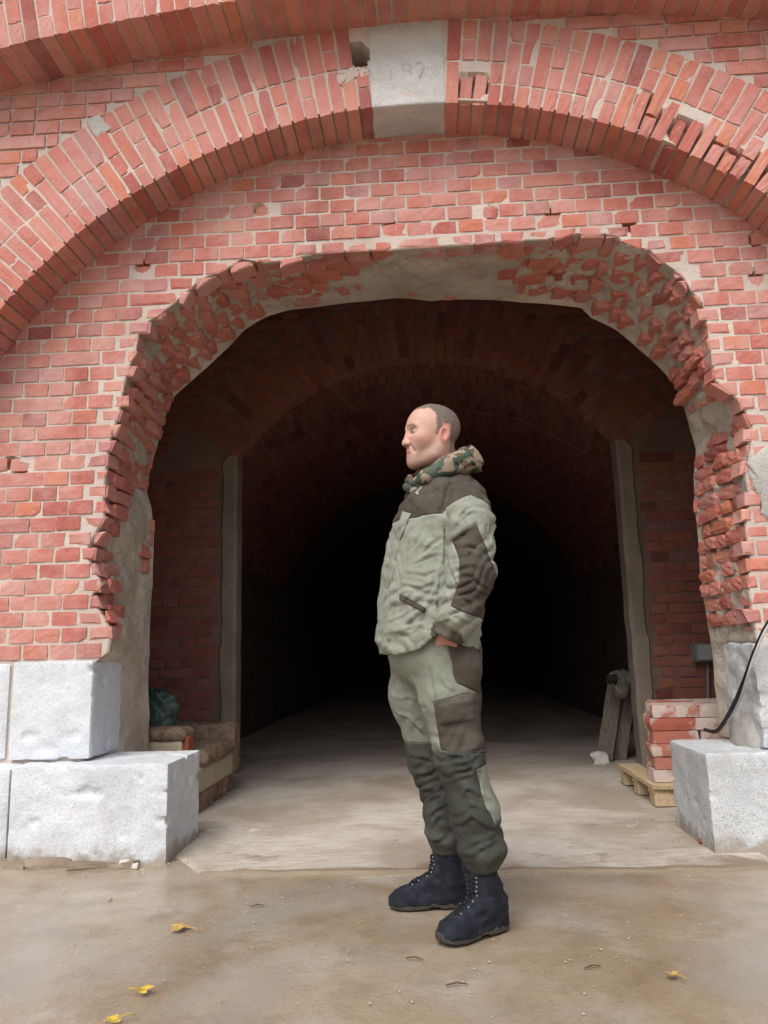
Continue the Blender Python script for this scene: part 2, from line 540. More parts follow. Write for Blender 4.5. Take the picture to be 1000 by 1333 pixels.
for i, ph in enumerate(PH):
    rf = hole_r(ph) + .006; o = outer_pt(ph); ro = o.length
    for k in range(NT_ + 1):
        t = (k / NT_) ** 1.3
        r = rf + (ro - rf) * t
        x, z = r * math.cos(ph), 1.25 + r * math.sin(ph)
        y = YW + .0050 + .0016 * mnoise.noise(Vector((x * 9, 0, z * 9))) + (.010 if k == 0 else 0)
        y += .09 * max(0.0, max(1 - math.hypot(x - h.x, z - h.z) / .038 for h in hole_w))
        vs.append((x, y, z))
W_ = NT_ + 1
for i in range(NS - 1):
    for k in range(NT_):
        a = i * W_ + k; fs.append((a, a + 1, a + W_ + 1, a + W_))
mb.add(vs, fs)
# the wall's back face, so that it is a wall with thickness
vs, fs = [], []
for i, ph in enumerate(PH):
    a = hole_pt(ph, 1.0); o = outer_pt(ph)
    vs += [a, (o.x, YB, 1.25 + o.z)]
for i in range(NS - 1): fs.append((2 * i, 2 * i + 2, 2 * i + 3, 2 * i + 1))
mb.add(vs, fs)
mb.build('mortar_bed', MAT['mortar'], wall)

bb = BrickBin(wall, 'brick', 300, MAT['brick'])
PZ, PX = .0768, .1305
def clip_brick(x0, x1, z0, z1):
    """rectangle cut back to the broken edge"""
    cx, cz = (x0 + x1) / 2, (z0 + z1) / 2
    ph = math.atan2(cz - 1.25, cx)
    if ph < -math.pi / 2: ph += 2 * math.pi
    e = .03
    A = Vector((hole_r(ph - e) * math.cos(ph - e), hole_r(ph - e) * math.sin(ph - e) + 1.25))
    B = Vector((hole_r(ph + e) * math.cos(ph + e), hole_r(ph + e) * math.sin(ph + e) + 1.25))
    n = Vector(((B - A).y, -(B - A).x)).normalized()
    if n.dot(Vector((math.cos(ph), math.sin(ph)))) < 0: n = -n
    Mid = (A + B) / 2 + n * random.uniform(-.034, .008)
    ang = random.uniform(-.25, .25)
    n = Vector((n.x * math.cos(ang) - n.y * math.sin(ang), n.x * math.sin(ang) + n.y * math.cos(ang)))
    poly = [Vector((x0, z0)), Vector((x1, z0)), Vector((x1, z1)), Vector((x0, z1))]
    out = []
    for i in range(4):
        p, q = poly[i], poly[(i + 1) % 4]
        dp, dq = (p - Mid).dot(n), (q - Mid).dot(n)
        if dp >= 0: out.append(p)
        if dp * dq < 0: out.append(p + (q - p) * (dp / (dp - dq)) + Vector((random.uniform(-.006, .006), random.uniform(-.004, .004))))
    return out
edge_bricks = []
for k in range(-1, 36):
    z0 = .876 + k * PZ
    if k < 0: continue
    zc = z0 + PZ / 2
    half = math.sqrt(max(0, 2.80**2 - (zc - RZ)**2)) if zc > RZ else 2.8
    x = -1.944 + (0 if k % 2 == 0 else .054) + .0005 * k
    x -= PX * math.ceil((x + half) / PX)
    while x < half:
        ln = PX
        if random.random() < .04: ln = PX * 2          # a stretcher now and then
        jx, jz = random.uniform(-.003, .003), random.uniform(-.0025, .0025)
        jo = random.uniform(.0085, .0125)
        x0, x1, za, zb = x + jo / 2 + jx, x + ln - jo / 2 + jx, z0 + .0055 + jz, z0 + PZ - .0055 + jz
        cx, cz = (x0 + x1) / 2, (za + zb) / 2
        x += ln
        ds = [front_depth(a, b) for a in (x0, x1) for b in (za, zb)]
        if max(ds) < .015: continue
        dmg = min((math.hypot(cx - h.x, cz - h.z) for h in hole_w))
        out_y = random.uniform(-.003, .003)
        if min(ds) < .004:
            poly = clip_brick(x0, x1, za, zb)
            if len(poly) < 3: continue
            edge_bricks.append((poly, out_y)); continue
        M = facing(Vector((cx, YW + out_y + (random.uniform(.002, .010) if dmg < .05 else 0), cz)), random.uniform(-.008, .008), x1 - x0, zb - za)
        me = random.choice(BR_W if dmg > .06 else BR_W[:4])
        if ln > PX: me = random.choice(BR_W[4:])
        bb.add(me, M, (x1 - x0) * (zb - za))
nb = bb.done()
for poly, oy in edge_bricks:
    a = sum((poly[i].x * poly[(i + 1) % len(poly)].y - poly[(i + 1) % len(poly)].x * poly[i].y) for i in range(len(poly))) / 2
    if abs(a) < .0006: continue
    if a < 0: poly.reverse()
    n = len(poly); c = sum(poly, Vector((0, 0))) / n
    vs = [(p.x + (c.x - p.x) * .05, YW + oy + random.uniform(.002, .012), p.y + (c.y - p.y) * .08) for p in poly]
    vs += [((p.x * .6 + c.x * .4), YW + oy + random.uniform(-.002, .004), (p.y * .6 + c.y * .4)) for p in poly]
    vs += [(p.x + random.uniform(-.008, .008), YW + .10, p.y + random.uniform(-.008, .008)) for p in poly]
    fs = [tuple(range(n, 2 * n))]
    for i in range(n):
        j = (i + 1) % n
        fs += [(i, j, n + j, n + i), (j, i, 2 * n + i, 2 * n + j)]
    link('edge_brick', mesh_from('edge_brick', vs, fs, MAT['brick']), wall)

# the reveal: rough masonry and cement between the two edges
NTD = 36
Sg, Tg = np.meshgrid(np.arange(NS), np.linspace(0, 1, NTD + 1), indexing='ij')
RP = np.zeros((NS, NTD + 1, 3))
for i, ph in enumerate(PH):
    for k in range(NTD + 1):
        RP[i, k] = hole_pt(ph, k / NTD)
dS = np.gradient(RP, axis=0); dT = np.gradient(RP, axis=1)
RN = np.cross(dS, dT); RN /= np.linalg.norm(RN, axis=2, keepdims=True)
cen = np.array([0, 0, 1.25])
flip = np.sign(np.sum(RN * (RP - cen) * np.array([1, 0, 1]), axis=2, keepdims=True)); RN *= -flip     # towards the opening
def plaster_w(x, z, t):
    """where the cut face is rendered over (1) and where the bare broken brickwork shows (0)"""
    n = .10 * fbm(x * 4, t * 3, z * 4, 3, 77)
    st = lambda v, a, b: np.clip((v - a) / (b - a), 0, 1)
    top = st(z, 2.58, 2.64) * st(x + n, -.62, -.52) * st(-x + n, -.64, -.56) * st(t + n * 1.2 + .35 * x, .30, .38)
    left = st(-x, 0, .1) * np.maximum(st(-z + n, -1.30, -1.22) * st(t + n, .22, .32), st(-z + n, -.98, -.92))
    left = np.maximum(left, st(-x, 0, .1) * st(-z + n, -1.75, -1.68) * st(t + n, .40, .5) * st(-t + n, -.80, -.72))
    right = st(x, 0, .1) * np.maximum(st(-z + .4 * n, -.93, -.89), st(-z + n, -2.16, -2.10) * st(z + n, 1.90, 1.98) * st(t + n, .12, .2))
    return np.clip(top + left + right, 0, 1)
PW = plaster_w(RP[..., 0], RP[..., 2], Tg)
rough_ = .010 * vnoise(RP[..., 0] * 26, RP[..., 1] * 26, RP[..., 2] * 26, 9) + .006 * vnoise(RP[..., 0] * 55, RP[..., 1] * 55, RP[..., 2] * 55, 19)
disp = .014 * fbm(RP[..., 0] * 5, RP[..., 1] * 5, RP[..., 2] * 5, 3, 3) + rough_ * (1.3 - .85 * PW) - .013 * (1 - PW)
fade = np.clip(np.minimum(Tg * 9, (1 - Tg) * 16), 0.0, 1)
RP2 = RP + RN * (disp * fade)[..., None]
W_ = NTD + 1
fs = [(i * W_ + k, (i + 1) * W_ + k, (i + 1) * W_ + k + 1, i * W_ + k + 1) for i in range(NS - 1) for k in range(NTD)]
rv = link('reveal', mesh_from('reveal', RP2.reshape(-1, 3), fs, MAT['reveal'], True), wall)

def rubble(seed, mat, n=2, jit=.13):
    """angular broken brick, unit cube about the origin"""
    rr = random.Random(seed)
    bm = bmesh.new(); bmesh.ops.create_cube(bm, size=1.0)
    bmesh.ops.subdivide_edges(bm, edges=bm.edges[:], cuts=n - 1, use_grid_fill=True)
    for v in bm.verts:
        k = sum(abs(c) > .49 for c in v.co)
        if k == 3: v.co *= rr.uniform(.80, .95)
        elif k == 2: v.co *= rr.uniform(.90, 1.0)
        v.co += Vector((rr.uniform(-jit, jit), rr.uniform(-jit, jit), rr.uniform(-jit, jit))) * .6
    me = bpy.data.meshes.new('broken_brick'); bm.to_mesh(me); bm.free(); me.materials.append(mat)
    return me
RUB = [rubble(k, MAT['brick_broken'], 3, .065) for k in range(14)]
RUBS = [rubble(40 + k, MAT['brick_broken'], 3, .05) for k in range(10)]
def hole_sd(x, y, z):
    """distance into the masonry from the cut face, roughly"""
    t = (y - YW) / (YB - YW)
    ph = math.atan2(z - 1.25, x)
    if ph < -math.pi / 2: ph += 2 * math.pi
    rf, rb = float(np.interp(ph, *CF)), float(np.interp(ph, *CB))
    return math.hypot(x, z - 1.25) - (rf + (rb - rf) * t)
def face_dir(x, y, z, e=.03):
    g = Vector((hole_sd(x + e, y, z) - hole_sd(x - e, y, z), 0, hole_sd(x, y, z + e) - hole_sd(x, y, z - e)))
    return g.normalized() if g.length > 1e-6 else Vector((1, 0, 0))
bb = BrickBin(wall, 'broken_brick', 300, MAT['brick_broken'])
for k in range(1, 30):
    zc = .876 + (k + .5) * PZ
    y = YW + .075
    row_j = random.uniform(-.05, .05)
    while y < YB - .02:
        ln = random.choice((.12, .12, .16, .25)) if zc < 2.3 else random.choice((.12, .12, .14))
        ln = min(ln, YB - y)
        yc = y + ln / 2
        y += ln + .006
        if ln < .025: continue
        x = -2.0 + random.uniform(0, .13)
        while x < 2.0:
            w = PX
            cx = x + w / 2; x += w
            d = hole_sd(cx, yc, zc)
            if d < .020 or d > .145: continue
            t_ = (yc - YW) / (YB - YW)
            if float(plaster_w(np.array(cx), np.array(zc), np.array(t_))) > .55: continue
            if random.random() < .05: continue
            g = face_dir(cx, yc, zc)
            # bricks slide along the cut so that their broken ends follow it unevenly
            sl = max(-.05, min(.075, d - (.049 if zc > 2.2 else .056))) + random.uniform(-.010, .010)
            P = Vector((cx - g.x * sl, yc, zc - g.z * sl))
            tilt = (.14 * g.x * max(0, g.z)) * random.uniform(.4, 1.2) if zc > 1.9 else random.uniform(-.05, .05)
            M = Matrix.Translation(P) @ Euler((random.uniform(-.06, .06), tilt + random.uniform(-.05, .05), random.uniform(-.08, .08))).to_matrix().to_4x4() @ Matrix.Diagonal((w * random.uniform(.92, 1.04), ln * random.uniform(.95, 1.03), PZ - random.uniform(.004, .012), 1))
            bb.add(random.choice(RUB if zc > 1.9 else RUBS), M, ln * PZ)
# a few bricks flush in the rendered soffit
for px, py in ((612, 343), (640, 338), (622, 357), (700, 345), (728, 352), (408, 352), (432, 358), (455, 352), (418, 374), (446, 378), (470, 372), (395, 368), (660, 357), (540, 380), (585, 384)):
    for q in range(40):
        yq = YW + .10 + q * .0135
        P = atY(px, py, yq)
        if hole_sd(P.x, yq, P.z) < .004: continue
        g = face_dir(P.x, yq, P.z)
        bb.add(random.choice(RUBS), Matrix.Translation(P + g * .036) @ Euler((0, random.uniform(-.06, .06) , random.uniform(-.1, .1))).to_matrix().to_4x4() @ Matrix.Diagonal((.10 * random.uniform(.8, 1.1), random.choice((.09, .12)), .085, 1)), .5)
        break
nbrk = bb.done()

def blob_patch(name, pts, Y, mat, parent, thick=.012, seed=0):
    """an uneven patch of cement standing a little proud of the wall"""
    rr = random.Random(seed)
    P = [atY(x, y, Y) for x, y in pts]
    # densify
    Q = []
    for a, b in zip(P, P[1:] + P[:1]):
        for k in range(5):
            q = a.lerp(b, k / 5); Q.append(Vector((q.x + rr.uniform(-.006, .006), q.y, q.z + rr.uniform(-.006, .006))))
    c = sum(Q, Vector()) / len(Q)
    n = len(Q); vs = []
    for j, (s, o) in enumerate(((1.0, .02), (.985, -.2), (.9, -.8), (.6, -1.0), (.3, -1.1))):
        for q in Q:
            v = c + (q - c) * s; v.y = Y + o * thick + rr.uniform(-.0015, .0015); vs.append(v)
    fs = []
    for j in range(4):
        for k in range(n):
            fs.append((j * n + k, j * n + (k + 1) % n, (j + 1) * n + (k + 1) % n, (j + 1) * n + k))
    fs.append(tuple(4 * n + k for k in range(n)))
    o = MB().add(vs, fs).build(name, mat, parent, True)
    return o
blob_patch('cement_patch', [(1006, 575), (984, 590), (973, 602), (980, 630), (992, 655), (990, 670), (1006, 678)], YW, MAT['cement_grey'], wall, .008, 1)

# ------------------------------------------------------------------ arch ring with keystone
ring = empty('brick_arch', (RX, YR, RZ + RI))
tag(ring, 'projecting round arch of radial red bricks over the opening with a pale keystone', 'arch')
DMG = [atY(x, y, YR) for x, y in ((850, 158), (905, 185), (950, 215), (622, 108), (604, 112), (845, 135), (890, 170), (925, 195), (975, 225))]
DMR = [.06, .07, .08, .05, .05, .05, .06, .06, .09]
HOL = atY(466, 70, YR)
def ring_pt(th, r, y): return Vector((RX + r * math.cos(th), y, RZ + r * math.sin(th)))
def ring_dmg(P): return max([max(0.0, 1 - (Vector((P.x, P.z)) - Vector((d.x, d.z))).length / (r * 1.25)) for d, r in zip(DMG, DMR)])
vs, fs = [], []
nth, nr = 420, 16
for i in range(nth + 1):
    th = RAD(4) + RAD(172) * i / nth
    for k in range(nr + 1):
        r = RI + (.022 if k == 0 else 0) + (RO - RI) * k / nr
        P = ring_pt(th, r, YR)
        y = YR + .0048 + .060 * min(1, 4.5 * ring_dmg(P)) + .0015 * mnoise.noise(P * 11)
        hd = math.hypot(P.x - HOL.x, (P.z - HOL.z))
        if hd < .055: y += .20
        vs.append((P.x, y, P.z))
    P = ring_pt(th, RI + .012, YW + .05); vs.append(P)
W_ = nr + 2
for i in range(nth):
    for k in range(nr):
        a = i * W_ + k; fs.append((a, a + W_, a + W_ + 1, a + 1))
    a = i * W_; fs.append((a + W_, a, a + nr + 1, a + W_ + nr + 1))
MB().add(vs, fs).build('mortar_bed', MAT['mortar'], ring)
KX0, KX1 = atY(481, 90, YR).x, atY(580, 90, YR).x
bb = BrickBin(ring, 'brick', 300, MAT['brick_arch'])
pitch = .0735 / ((RI + RO) / 2)
th = math.acos((KX1 + .004 - RX) / ((RI + RO) / 2)) - pitch / 2
def strip(th, idx):
    pat = [(.5, .5), (.25, .5, .25), (.25, .25, .5), (.5, .25, .25)][(idx * 2 + random.choice((0, 0, 1))) % 4]
    r = RI - .002
    for f in pat:
        L = (RO - RI) * f
        rc = r + L / 2
        P = ring_pt(th, rc, YR)
        d = ring_dmg(P)
        r += L
        if math.hypot(P.x - HOL.x, P.z - HOL.z) < .062: continue
        w = pitch * rc - random.uniform(.0105, .0135)
        oy = random.uniform(-.003, .003)
        ang = math.pi / 2 - th + random.uniform(-.008, .008)
        if d > .02:
            oy = min(.022, d * .04) * random.uniform(-.1, 1.1); w *= random.uniform(.90, 1.0); L2 = L - random.uniform(.01, .020); ang += random.uniform(-.05, .05)
        else: L2 = L - .009
        M = facing(Vector((P.x, YR + oy, P.z)), ang, w, L2)
        bb.add(random.choice(BR_R[:5] if d > .02 else BR_R), M, w * L2)
i = 0
t0 = th
while t0 > RAD(5): strip(t0, i); t0 -= pitch; i += 1
t0 = math.acos((KX0 - .004 - RX) / ((RI + RO) / 2)) + pitch / 2
i = 1
while t0 < RAD(175): strip(t0, i); t0 += pitch; i += 1
bb.done()
# keystone: a dressed stone with a worn inscription
kz0 = RZ + RI - .004
ks = []
def kf(X, Y, Z):
    cx, hx = (KX0 + KX1) / 2, (KX1 - KX0) / 2
    wid = hx + (Z - kz0) * .01
    bz = RZ + np.sqrt(np.maximum(RI**2 - (X - RX)**2, 0)) - .004
    d = np.maximum(np.maximum(np.abs(X - cx) - wid, np.abs(Y - (YR + .122)) - .125), np.maximum(bz - Z, Z - 4.03))
    return d + .004 * fbm(X * 12, Y * 12, Z * 12, 3, 5) + .004
V, Q = surfnet(kf, (KX0 - .05, YR - .05, kz0 - .05), (KX1 + .05, YR + .29, 4.08), .011)
kst = link('keystone', np_mesh('keystone', V, Q, MAT['keystone']), ring)
kst['label'] = 'pale grey keystone with a worn date'
t = NT('worn_cut'); MAT['worn_cut'] = t.fin((.44, .425, .40), .9)
def text_mesh(txt, size, loc, mat, parent, name, depth=.001, rx=math.pi / 2):
    cu = bpy.data.curves.new('txt', 'FONT'); cu.body = txt; cu.size = size; cu.extrude = depth; cu.align_x = 'CENTER'
    cu.space_character = 1.12
    ob = bpy.data.objects.new('txt', cu); COL.objects.link(ob)
    dg = bpy.context.evaluated_depsgraph_get()
    me = bpy.data.meshes.new_from_object(ob.evaluated_get(dg))
    bpy.data.objects.remove(ob, do_unlink=True)
    me.transform(Matrix.Rotation(rx, 4, 'X')); me.transform(Matrix.Translation(loc))
    me.materials.clear(); me.materials.append(mat)
    return link(name, me, parent)
text_mesh('187', .135, (atY(532, 100, YR).x - .01, YR + .0015, atY(532, 100, YR).z - .01), MAT['worn_cut'], kst, 'inscription', .0025)
# cement repairs in the ring
blob_patch('cement_patch', [(438, 94), (452, 89), (464, 88), (480, 88), (479, 100), (462, 101), (446, 112), (439, 106)], YR, MAT['mortar'], ring, .003, 4)
blob_patch('cement_patch', [(111, 157), (129, 148), (144, 166), (125, 180)], YR - .002, MAT['cement_grey'], ring, .003, 5)

# ------------------------------------------------------------------ facade above and beside the arch
fac = empty('brick_facade', (0, YR, 0))
tag(fac, 'flat brick spandrel wall above the shoulders of the arch, in level courses', 'wall')
vs, fs = [], []
nth = 160
for i in range(nth + 1):
    th = math.pi * i / nth
    d = Vector((math.cos(th), math.sin(th)))
    k = min(12 / max(1e-6, abs(d.x)), 9 / max(1e-6, d.y))
    vs += [ring_pt(th, RO - .02, YR + .009), Vector((RX + d.x * k, YR + .009, RZ + d.y * k))]
for i in range(nth): fs.append((2 * i, 2 * i + 2, 2 * i + 3, 2 * i + 1))
for s in (-1, 1):
    n = len(vs); vs += [(RX + s * (RO - .02), YR + .009, -1), (RX + s * 12, YR + .009, -1), (RX + s * 12, YR + .009, RZ), (RX + s * (RO - .02), YR + .009, RZ)]
    fs.append((n, n + 1, n + 2, n + 3))
    # ring jamb under the springing
    n = len(vs); vs += [(RX + s * RI, YR, -1), (RX + s * RO, YR, -1), (RX + s * RO, YR, RZ + .25), (RX + s * RI, YR, RZ + .25), (RX + s * RI, YW + .05, -1), (RX + s * RI, YW + .05, RZ + .25)]
    fs += [(n, n + 1, n + 2, n + 3), (n, n + 3, n + 5, n + 4)]
MB().add(vs, fs).build('mortar_bed', MAT['mortar'], fac)
bb = BrickBin(fac, 'brick', 300, MAT['brick'])
for k in range(-4, 46):
    z0 = .876 + k * PZ
    zc = z0 + PZ / 2
    if zc > 4.02: break
    for s in (-1, 1):
        xi = math.sqrt(max(0, (RO + .012)**2 - (zc - RZ)**2)) if abs(zc - RZ) < RO else 0
        x = xi
        if zc < 2.6 and s: pass
        first = True
        while x < 3.5:
            ln = PX if (k % 2 == 0 or random.random() < .3) else PX * 2
            if first: ln *= random.uniform(.5, 1.0); first = False
            a, b = RX + s * x, RX + s * (x + ln)
            x += ln
            cx = (a + b) / 2
            w = abs(b - a) - .011
            ztop = TZ + math.sqrt(TR**2 - (cx - TX)**2)
            if zc > ztop + .06: continue
            M = facing(Vector((cx, YR + random.uniform(-.003, .003), zc)), random.uniform(-.008, .008), w, PZ - .011)
            bb.add(random.choice(BR_W), M, w * PZ)
bb.done()

# ------------------------------------------------------------------ upper arch band along the top
top = empty('brick_band', (0, YT, 4.0))
tag(top, 'wide shallow overhanging brick band of upright bricks along the top', 'arch')
vs, fs = [], []
for i in range(121):
    x = -6 + 12 * i / 120
    z = TZ + math.sqrt(TR**2 - (x - TX)**2)
    vs += [(x, YT + .005, z + .012), (x, YT + .005, 8), (x, YR + .03, z + .010)]
for i in range(120):
    a = 3 * i; fs += [(a, a + 3, a + 4, a + 1), (a, a + 2, a + 5, a + 3)]
MB().add(vs, fs).build('mortar_bed', MAT['mortar_dark'] if False else MAT['mortar'], top)
bb = BrickBin(top, 'brick', 300, MAT['brick_arch'])
pt = .0755 / (TR + .25)
th = math.pi / 2 + .30
i = 0
while th > math.pi / 2 - .30:
    r = TR - .002
    for f in ((.25, .12, .25) if i % 2 == 0 else (.12, .25, .25)):
        rc = r + f / 2
        w = pt * rc - random.uniform(.008, .012)
        P = Vector((TX + rc * math.cos(th), YT + random.uniform(-.003, .003), TZ + rc * math.sin(th)))
        if abs(P.x) < 2.9: bb.add(random.choice(BR_T), facing(P, math.pi / 2 - th + random.uniform(-.006, .006), w, f - .010), w * f)
        r += f
    th -= pt; i += 1
bb.done()

# ------------------------------------------------------------------ granite plinths
def rough_block(lo, hi, h=.0125, amp=.005, rnd=.003, seed=0, pits=0.0, fq=13):
    lo, hi = np.array(lo), np.array(hi); c, hs = (lo + hi) / 2, (hi - lo) / 2
    def f(X, Y, Z):
        qx, qy, qz = np.abs(X - c[0]) - hs[0] + rnd, np.abs(Y - c[1]) - hs[1] + rnd, np.abs(Z - c[2]) - hs[2] + rnd
        d = np.sqrt(np.maximum(qx, 0)**2 + np.maximum(qy, 0)**2 + np.maximum(qz, 0)**2) + np.minimum(np.maximum(np.maximum(qx, qy), qz), 0) - rnd
        nz = fbm(X * fq, Y * fq, Z * fq, 4, seed)
        d = d + amp * .5 * nz + .004
        if pits:
            d = d + pits * np.maximum(0, vnoise(X * 17, Y * 17, Z * 17, seed + 5) - .55)
        return d
    return surfnet(f, lo - .03, hi + .03, h)
def block(name, lo, hi, parent, mat, **kw):
    V, Q = rough_block(lo, hi, **kw)
    return link(name, np_mesh(name, V, Q, mat, True, RAD(28)), parent)
LX = atZ(212, 1127).x
JX = atY(15, 920, YW).x
pl = empty('granite_plinth', (-1.6, 3.6, 0))
tag(pl, 'pale granite plinth blocks at the foot of the wall left of the opening', 'plinth')
block('granite_block', (atY(14, 1050, 3.45).x - .01, 3.445, -.06), (LX + .01, 3.93, .418), pl, MAT['granite_pale'], seed=1, pits=.035)
block('granite_block', (-2.9, 3.455, -.06), (atY(14, 1050, 3.45).x - .018, 3.93, .414), pl, MAT['granite_pale'], seed=2, h=.022)
block('granite_block', (JX + .004, 3.575, .420), (atY(121, 920, 3.58).x, 3.93, .872), pl, MAT['granite_pale'], seed=3, pits=.03)
block('granite_block', (-2.8, 3.582, .420), (JX - .010, 3.93, .868), pl, MAT['granite_pale'], seed=4, h=.022)
pr = empty('granite_plinth', (1.6, 3.6, 0))
tag(pr, 'grey granite plinth blocks below the brickwork right of the opening', 'plinth')
RXX = atZ(948, 1112).x
block('granite_block', (RXX - .060, 3.495, -.06), (2.9, 4.02, .412), pr, MAT['granite'], seed=5, pits=.03)
block('granite_block', (atY(986, 900, 3.58).x, 3.58, .415), (2.8, 3.95, .872), pr, MAT['granite'], seed=7, amp=.02)
# cement run-down at the foot of the right jamb
def ff(X, Y, Z):
    d = ellip(X, Y, Z, (1.53, 3.80, .38), (.14, .22, .30)) + .010 * fbm(X * 9, Y * 9, Z * 9, 3, 8)
    return d
V, Q = surfnet(ff, (1.3, 3.55, .38), (1.8, 4.1, .78), .016)
link('cement_fillet', np_mesh('cement_fillet', V, Q, MAT['cement_grey']), pr)
# rubble footing under the left block
MAT['rubble'] = mortar_material('rubble_stone', (.22, .17, .12), (.34, .28, .21), .6, 1.5)
RS = [rubble(80 + k, MAT['rubble'], 3, .10) for k in range(5)]
xx = -2.35
while xx < -1.36:
    w = random.uniform(.06, .20)
    if random.random() < .25: xx += random.uniform(.02, .07)
    put('footing_stone', random.choice(RS), pl, Matrix.Translation((xx + w / 2, 3.425 + random.uniform(.0, .022), random.uniform(-.018, -.006))) @ Euler((random.uniform(-.2, .2), random.uniform(-.2, .2), random.uniform(-.4, .4))).to_matrix().to_4x4() @ Matrix.Diagonal((w, .09, random.uniform(.05, .085), 1)))
    xx += w * .95

# ------------------------------------------------------------------ inner cross wall with its own arch, and the tunnel behind
SX, SZ = 1.48, 2.40
AR, AZ = 1.807, 1.363
def ipx(x, y): return atY(x, y, YI)
inn = empty('inner_wall', (0, YI, 0))
tag(inn, 'shadowed inner brick cross wall with rendered pier edges behind the broken opening', 'wall')
vs, fs = [], []
n = 60
a0 = math.asin(SX / AR)
prof = [(-SX, 0)] + [(AR * math.sin(-a0 + 2 * a0 * i / n), AZ + AR * math.cos(-a0 + 2 * a0 * i / n)) for i in range(n + 1)] + [(SX, 0)]
for i, (x, z) in enumerate(prof):
    # outward point
    if i == 0: o = (-3.2, 0)
    elif i == len(prof) - 1: o = (3.2, 0)
    else:
        k = (i - 1) / n; o = (-3.2 + 6.4 * k, 4.6)
        if k == 0: o = (-3.2, 3.0)
        if k == 1: o = (3.2, 3.0)
    vs += [(x, YI + .009, z), (o[0], YI + .009, o[1])]
for i in range(len(prof) - 1): fs.append((2 * i, 2 * i + 2, 2 * i + 3, 2 * i + 1))
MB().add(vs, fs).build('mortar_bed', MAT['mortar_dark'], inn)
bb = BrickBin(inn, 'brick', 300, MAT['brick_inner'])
for k in range(0, 58):
    z0 = .02 + k * .0765; zc = z0 + .038
    if zc > 4.45: break
    for s in (-1, 1):
        xi = SX + .15 + .03 * math.sin(k * 1.7 + s)
        if zc > SZ - .1:
            R2 = AR + .52
            if zc - AZ < R2: xi = math.sqrt(max(0, R2**2 - (zc - AZ)**2))
            else: xi = 0
        x = xi
        while x < 2.6:
            ln = .13 if k % 2 == 0 else random.choice((.13, .26, .26))
            a, b = s * x, s * (x + ln); x += ln
            w = ln - .012
            bb.add(random.choice(BR_I), facing(Vector(((a + b) / 2, YI + random.uniform(-.004, .003), zc)), 0, w, .066), w * .066)
bb.done()
bb = BrickBin(inn, 'arch_brick', 200, MAT['brick_inner'])
pi_ = .076 / (AR + .12); th = -a0 + pi_ / 2; k = 0
while th < a0:
    for (ra, rb) in (((0, .25), (.255, .50)) if k % 2 else ((0, .12), (.125, .37), (.375, .50))):
        rc = AR + (ra + rb) / 2
        P = Vector((rc * math.sin(th), YI - .002 + random.uniform(-.004, .004), AZ + rc * math.cos(th)))
        bb.add(random.choice(BR_I), facing(P, th, pi_ * rc - .011, rb - ra - .01), .06 * (rb - ra))
    th += pi_; k += 1
bb.done()
# rendered strips at the arch jambs
for s in (-1, 1):
    vs, fs = [], []
    m_ = 40
    for k in range(m_ + 1):
        z = 2.42 * k / m_
        w = .110 + .02 * mnoise.noise(Vector((s * 3, 0, z * 3.1))) + .012 * mnoise.noise(Vector((s, 0, z * 14)))
        if k == m_: w *= .6
        e = .008 * mnoise.noise(Vector((s * 7, 2, z * 6)))
        for x, y in ((SX + w, YI + .006), (SX + w - .012, YI - .010), (SX + .01, YI - .014 + e), (SX - .012 + e, YI + .004), (SX - .012 + e, YI + .155)):
            vs.append((s * x, y, z))
    for k in range(m_):
        for j in range(4):
            a = k * 5 + j; fs.append((a, a + 1, a + 6, a + 5))
    MB().add(vs, fs).build('plaster_strip', MAT['plaster_strip'], inn)

YV = YI + .16                       # the cross wall is a brick thick; the vault behind it is wider
VR, VZ, VX = 2.14, 1.08, 2.02
va0 = math.asin(VX / VR)
vs, fs = [], []
pr2 = [(-SX - .002, -.1)] + [((AR + .010) * math.sin(-a0 + 2 * a0 * i / n), AZ + (AR + .010) * math.cos(-a0 + 2 * a0 * i / n)) for i in range(n + 1)] + [(SX + .002, -.1)]
L = len(pr2)
for y in (YI + .02, YV):
    for x, z in pr2: vs.append((x, y, z))
for i in range(L - 1): fs.append((i, i + 1, L + i + 1, L + i))
for i, (x, z) in enumerate(pr2):
    k = i / (L - 1); vs.append((-3.2 + 6.4 * k, YV, -.1 if i in (0, L - 1) else 4.6))
for i in range(L - 1): fs.append((L + i, L + i + 1, 2 * L + i + 1, 2 * L + i))
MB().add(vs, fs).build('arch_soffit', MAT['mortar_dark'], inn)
bb = BrickBin(inn, 'soffit_brick', 150, MAT['brick_inner'])
for r_ in range(1):
    th = -a0 + .02
    while th < a0 - .01:
        T = Vector((math.cos(th), 0, -math.sin(th))); Nn = Vector((math.sin(th), 0, math.cos(th)))
        R3 = Matrix((Vector((0, 1, 0)), Nn, T)).transposed().to_4x4()
        bb.add(random.choice(BR_I), Matrix.Translation(Vector((AR * math.sin(th), YI + .085, AZ + AR * math.cos(th))) + Nn * random.uniform(-.004, .004)) @ R3 @ Matrix.Diagonal((.125, 1, pi_ * AR - .010, 1)), .12 * .06)
        th += pi_
bb.done()
tun = empty('tunnel_vault', (0, YV, 0))
tag(tun, 'dark brick barrel vault of the passage running back from the inner wall', 'vault')
Y1 = 30.0
vs, fs = [], []
ny = 24
pr2 = [(-VX, -.1)] + [((VR + .012) * math.sin(-va0 + 2 * va0 * i / n), VZ + (VR + .012) * math.cos(-va0 + 2 * va0 * i / n)) for i in range(n + 1)] + [(VX, -.1)]
for j in range(ny + 1):
    y = YV + (Y1 - YV) * j / ny
    for x, z in pr2: vs.append((x, y, z))
for j in range(ny):
    for i in range(L - 1): fs.append((j * L + i, j * L + i + 1, (j + 1) * L + i + 1, (j + 1) * L + i))
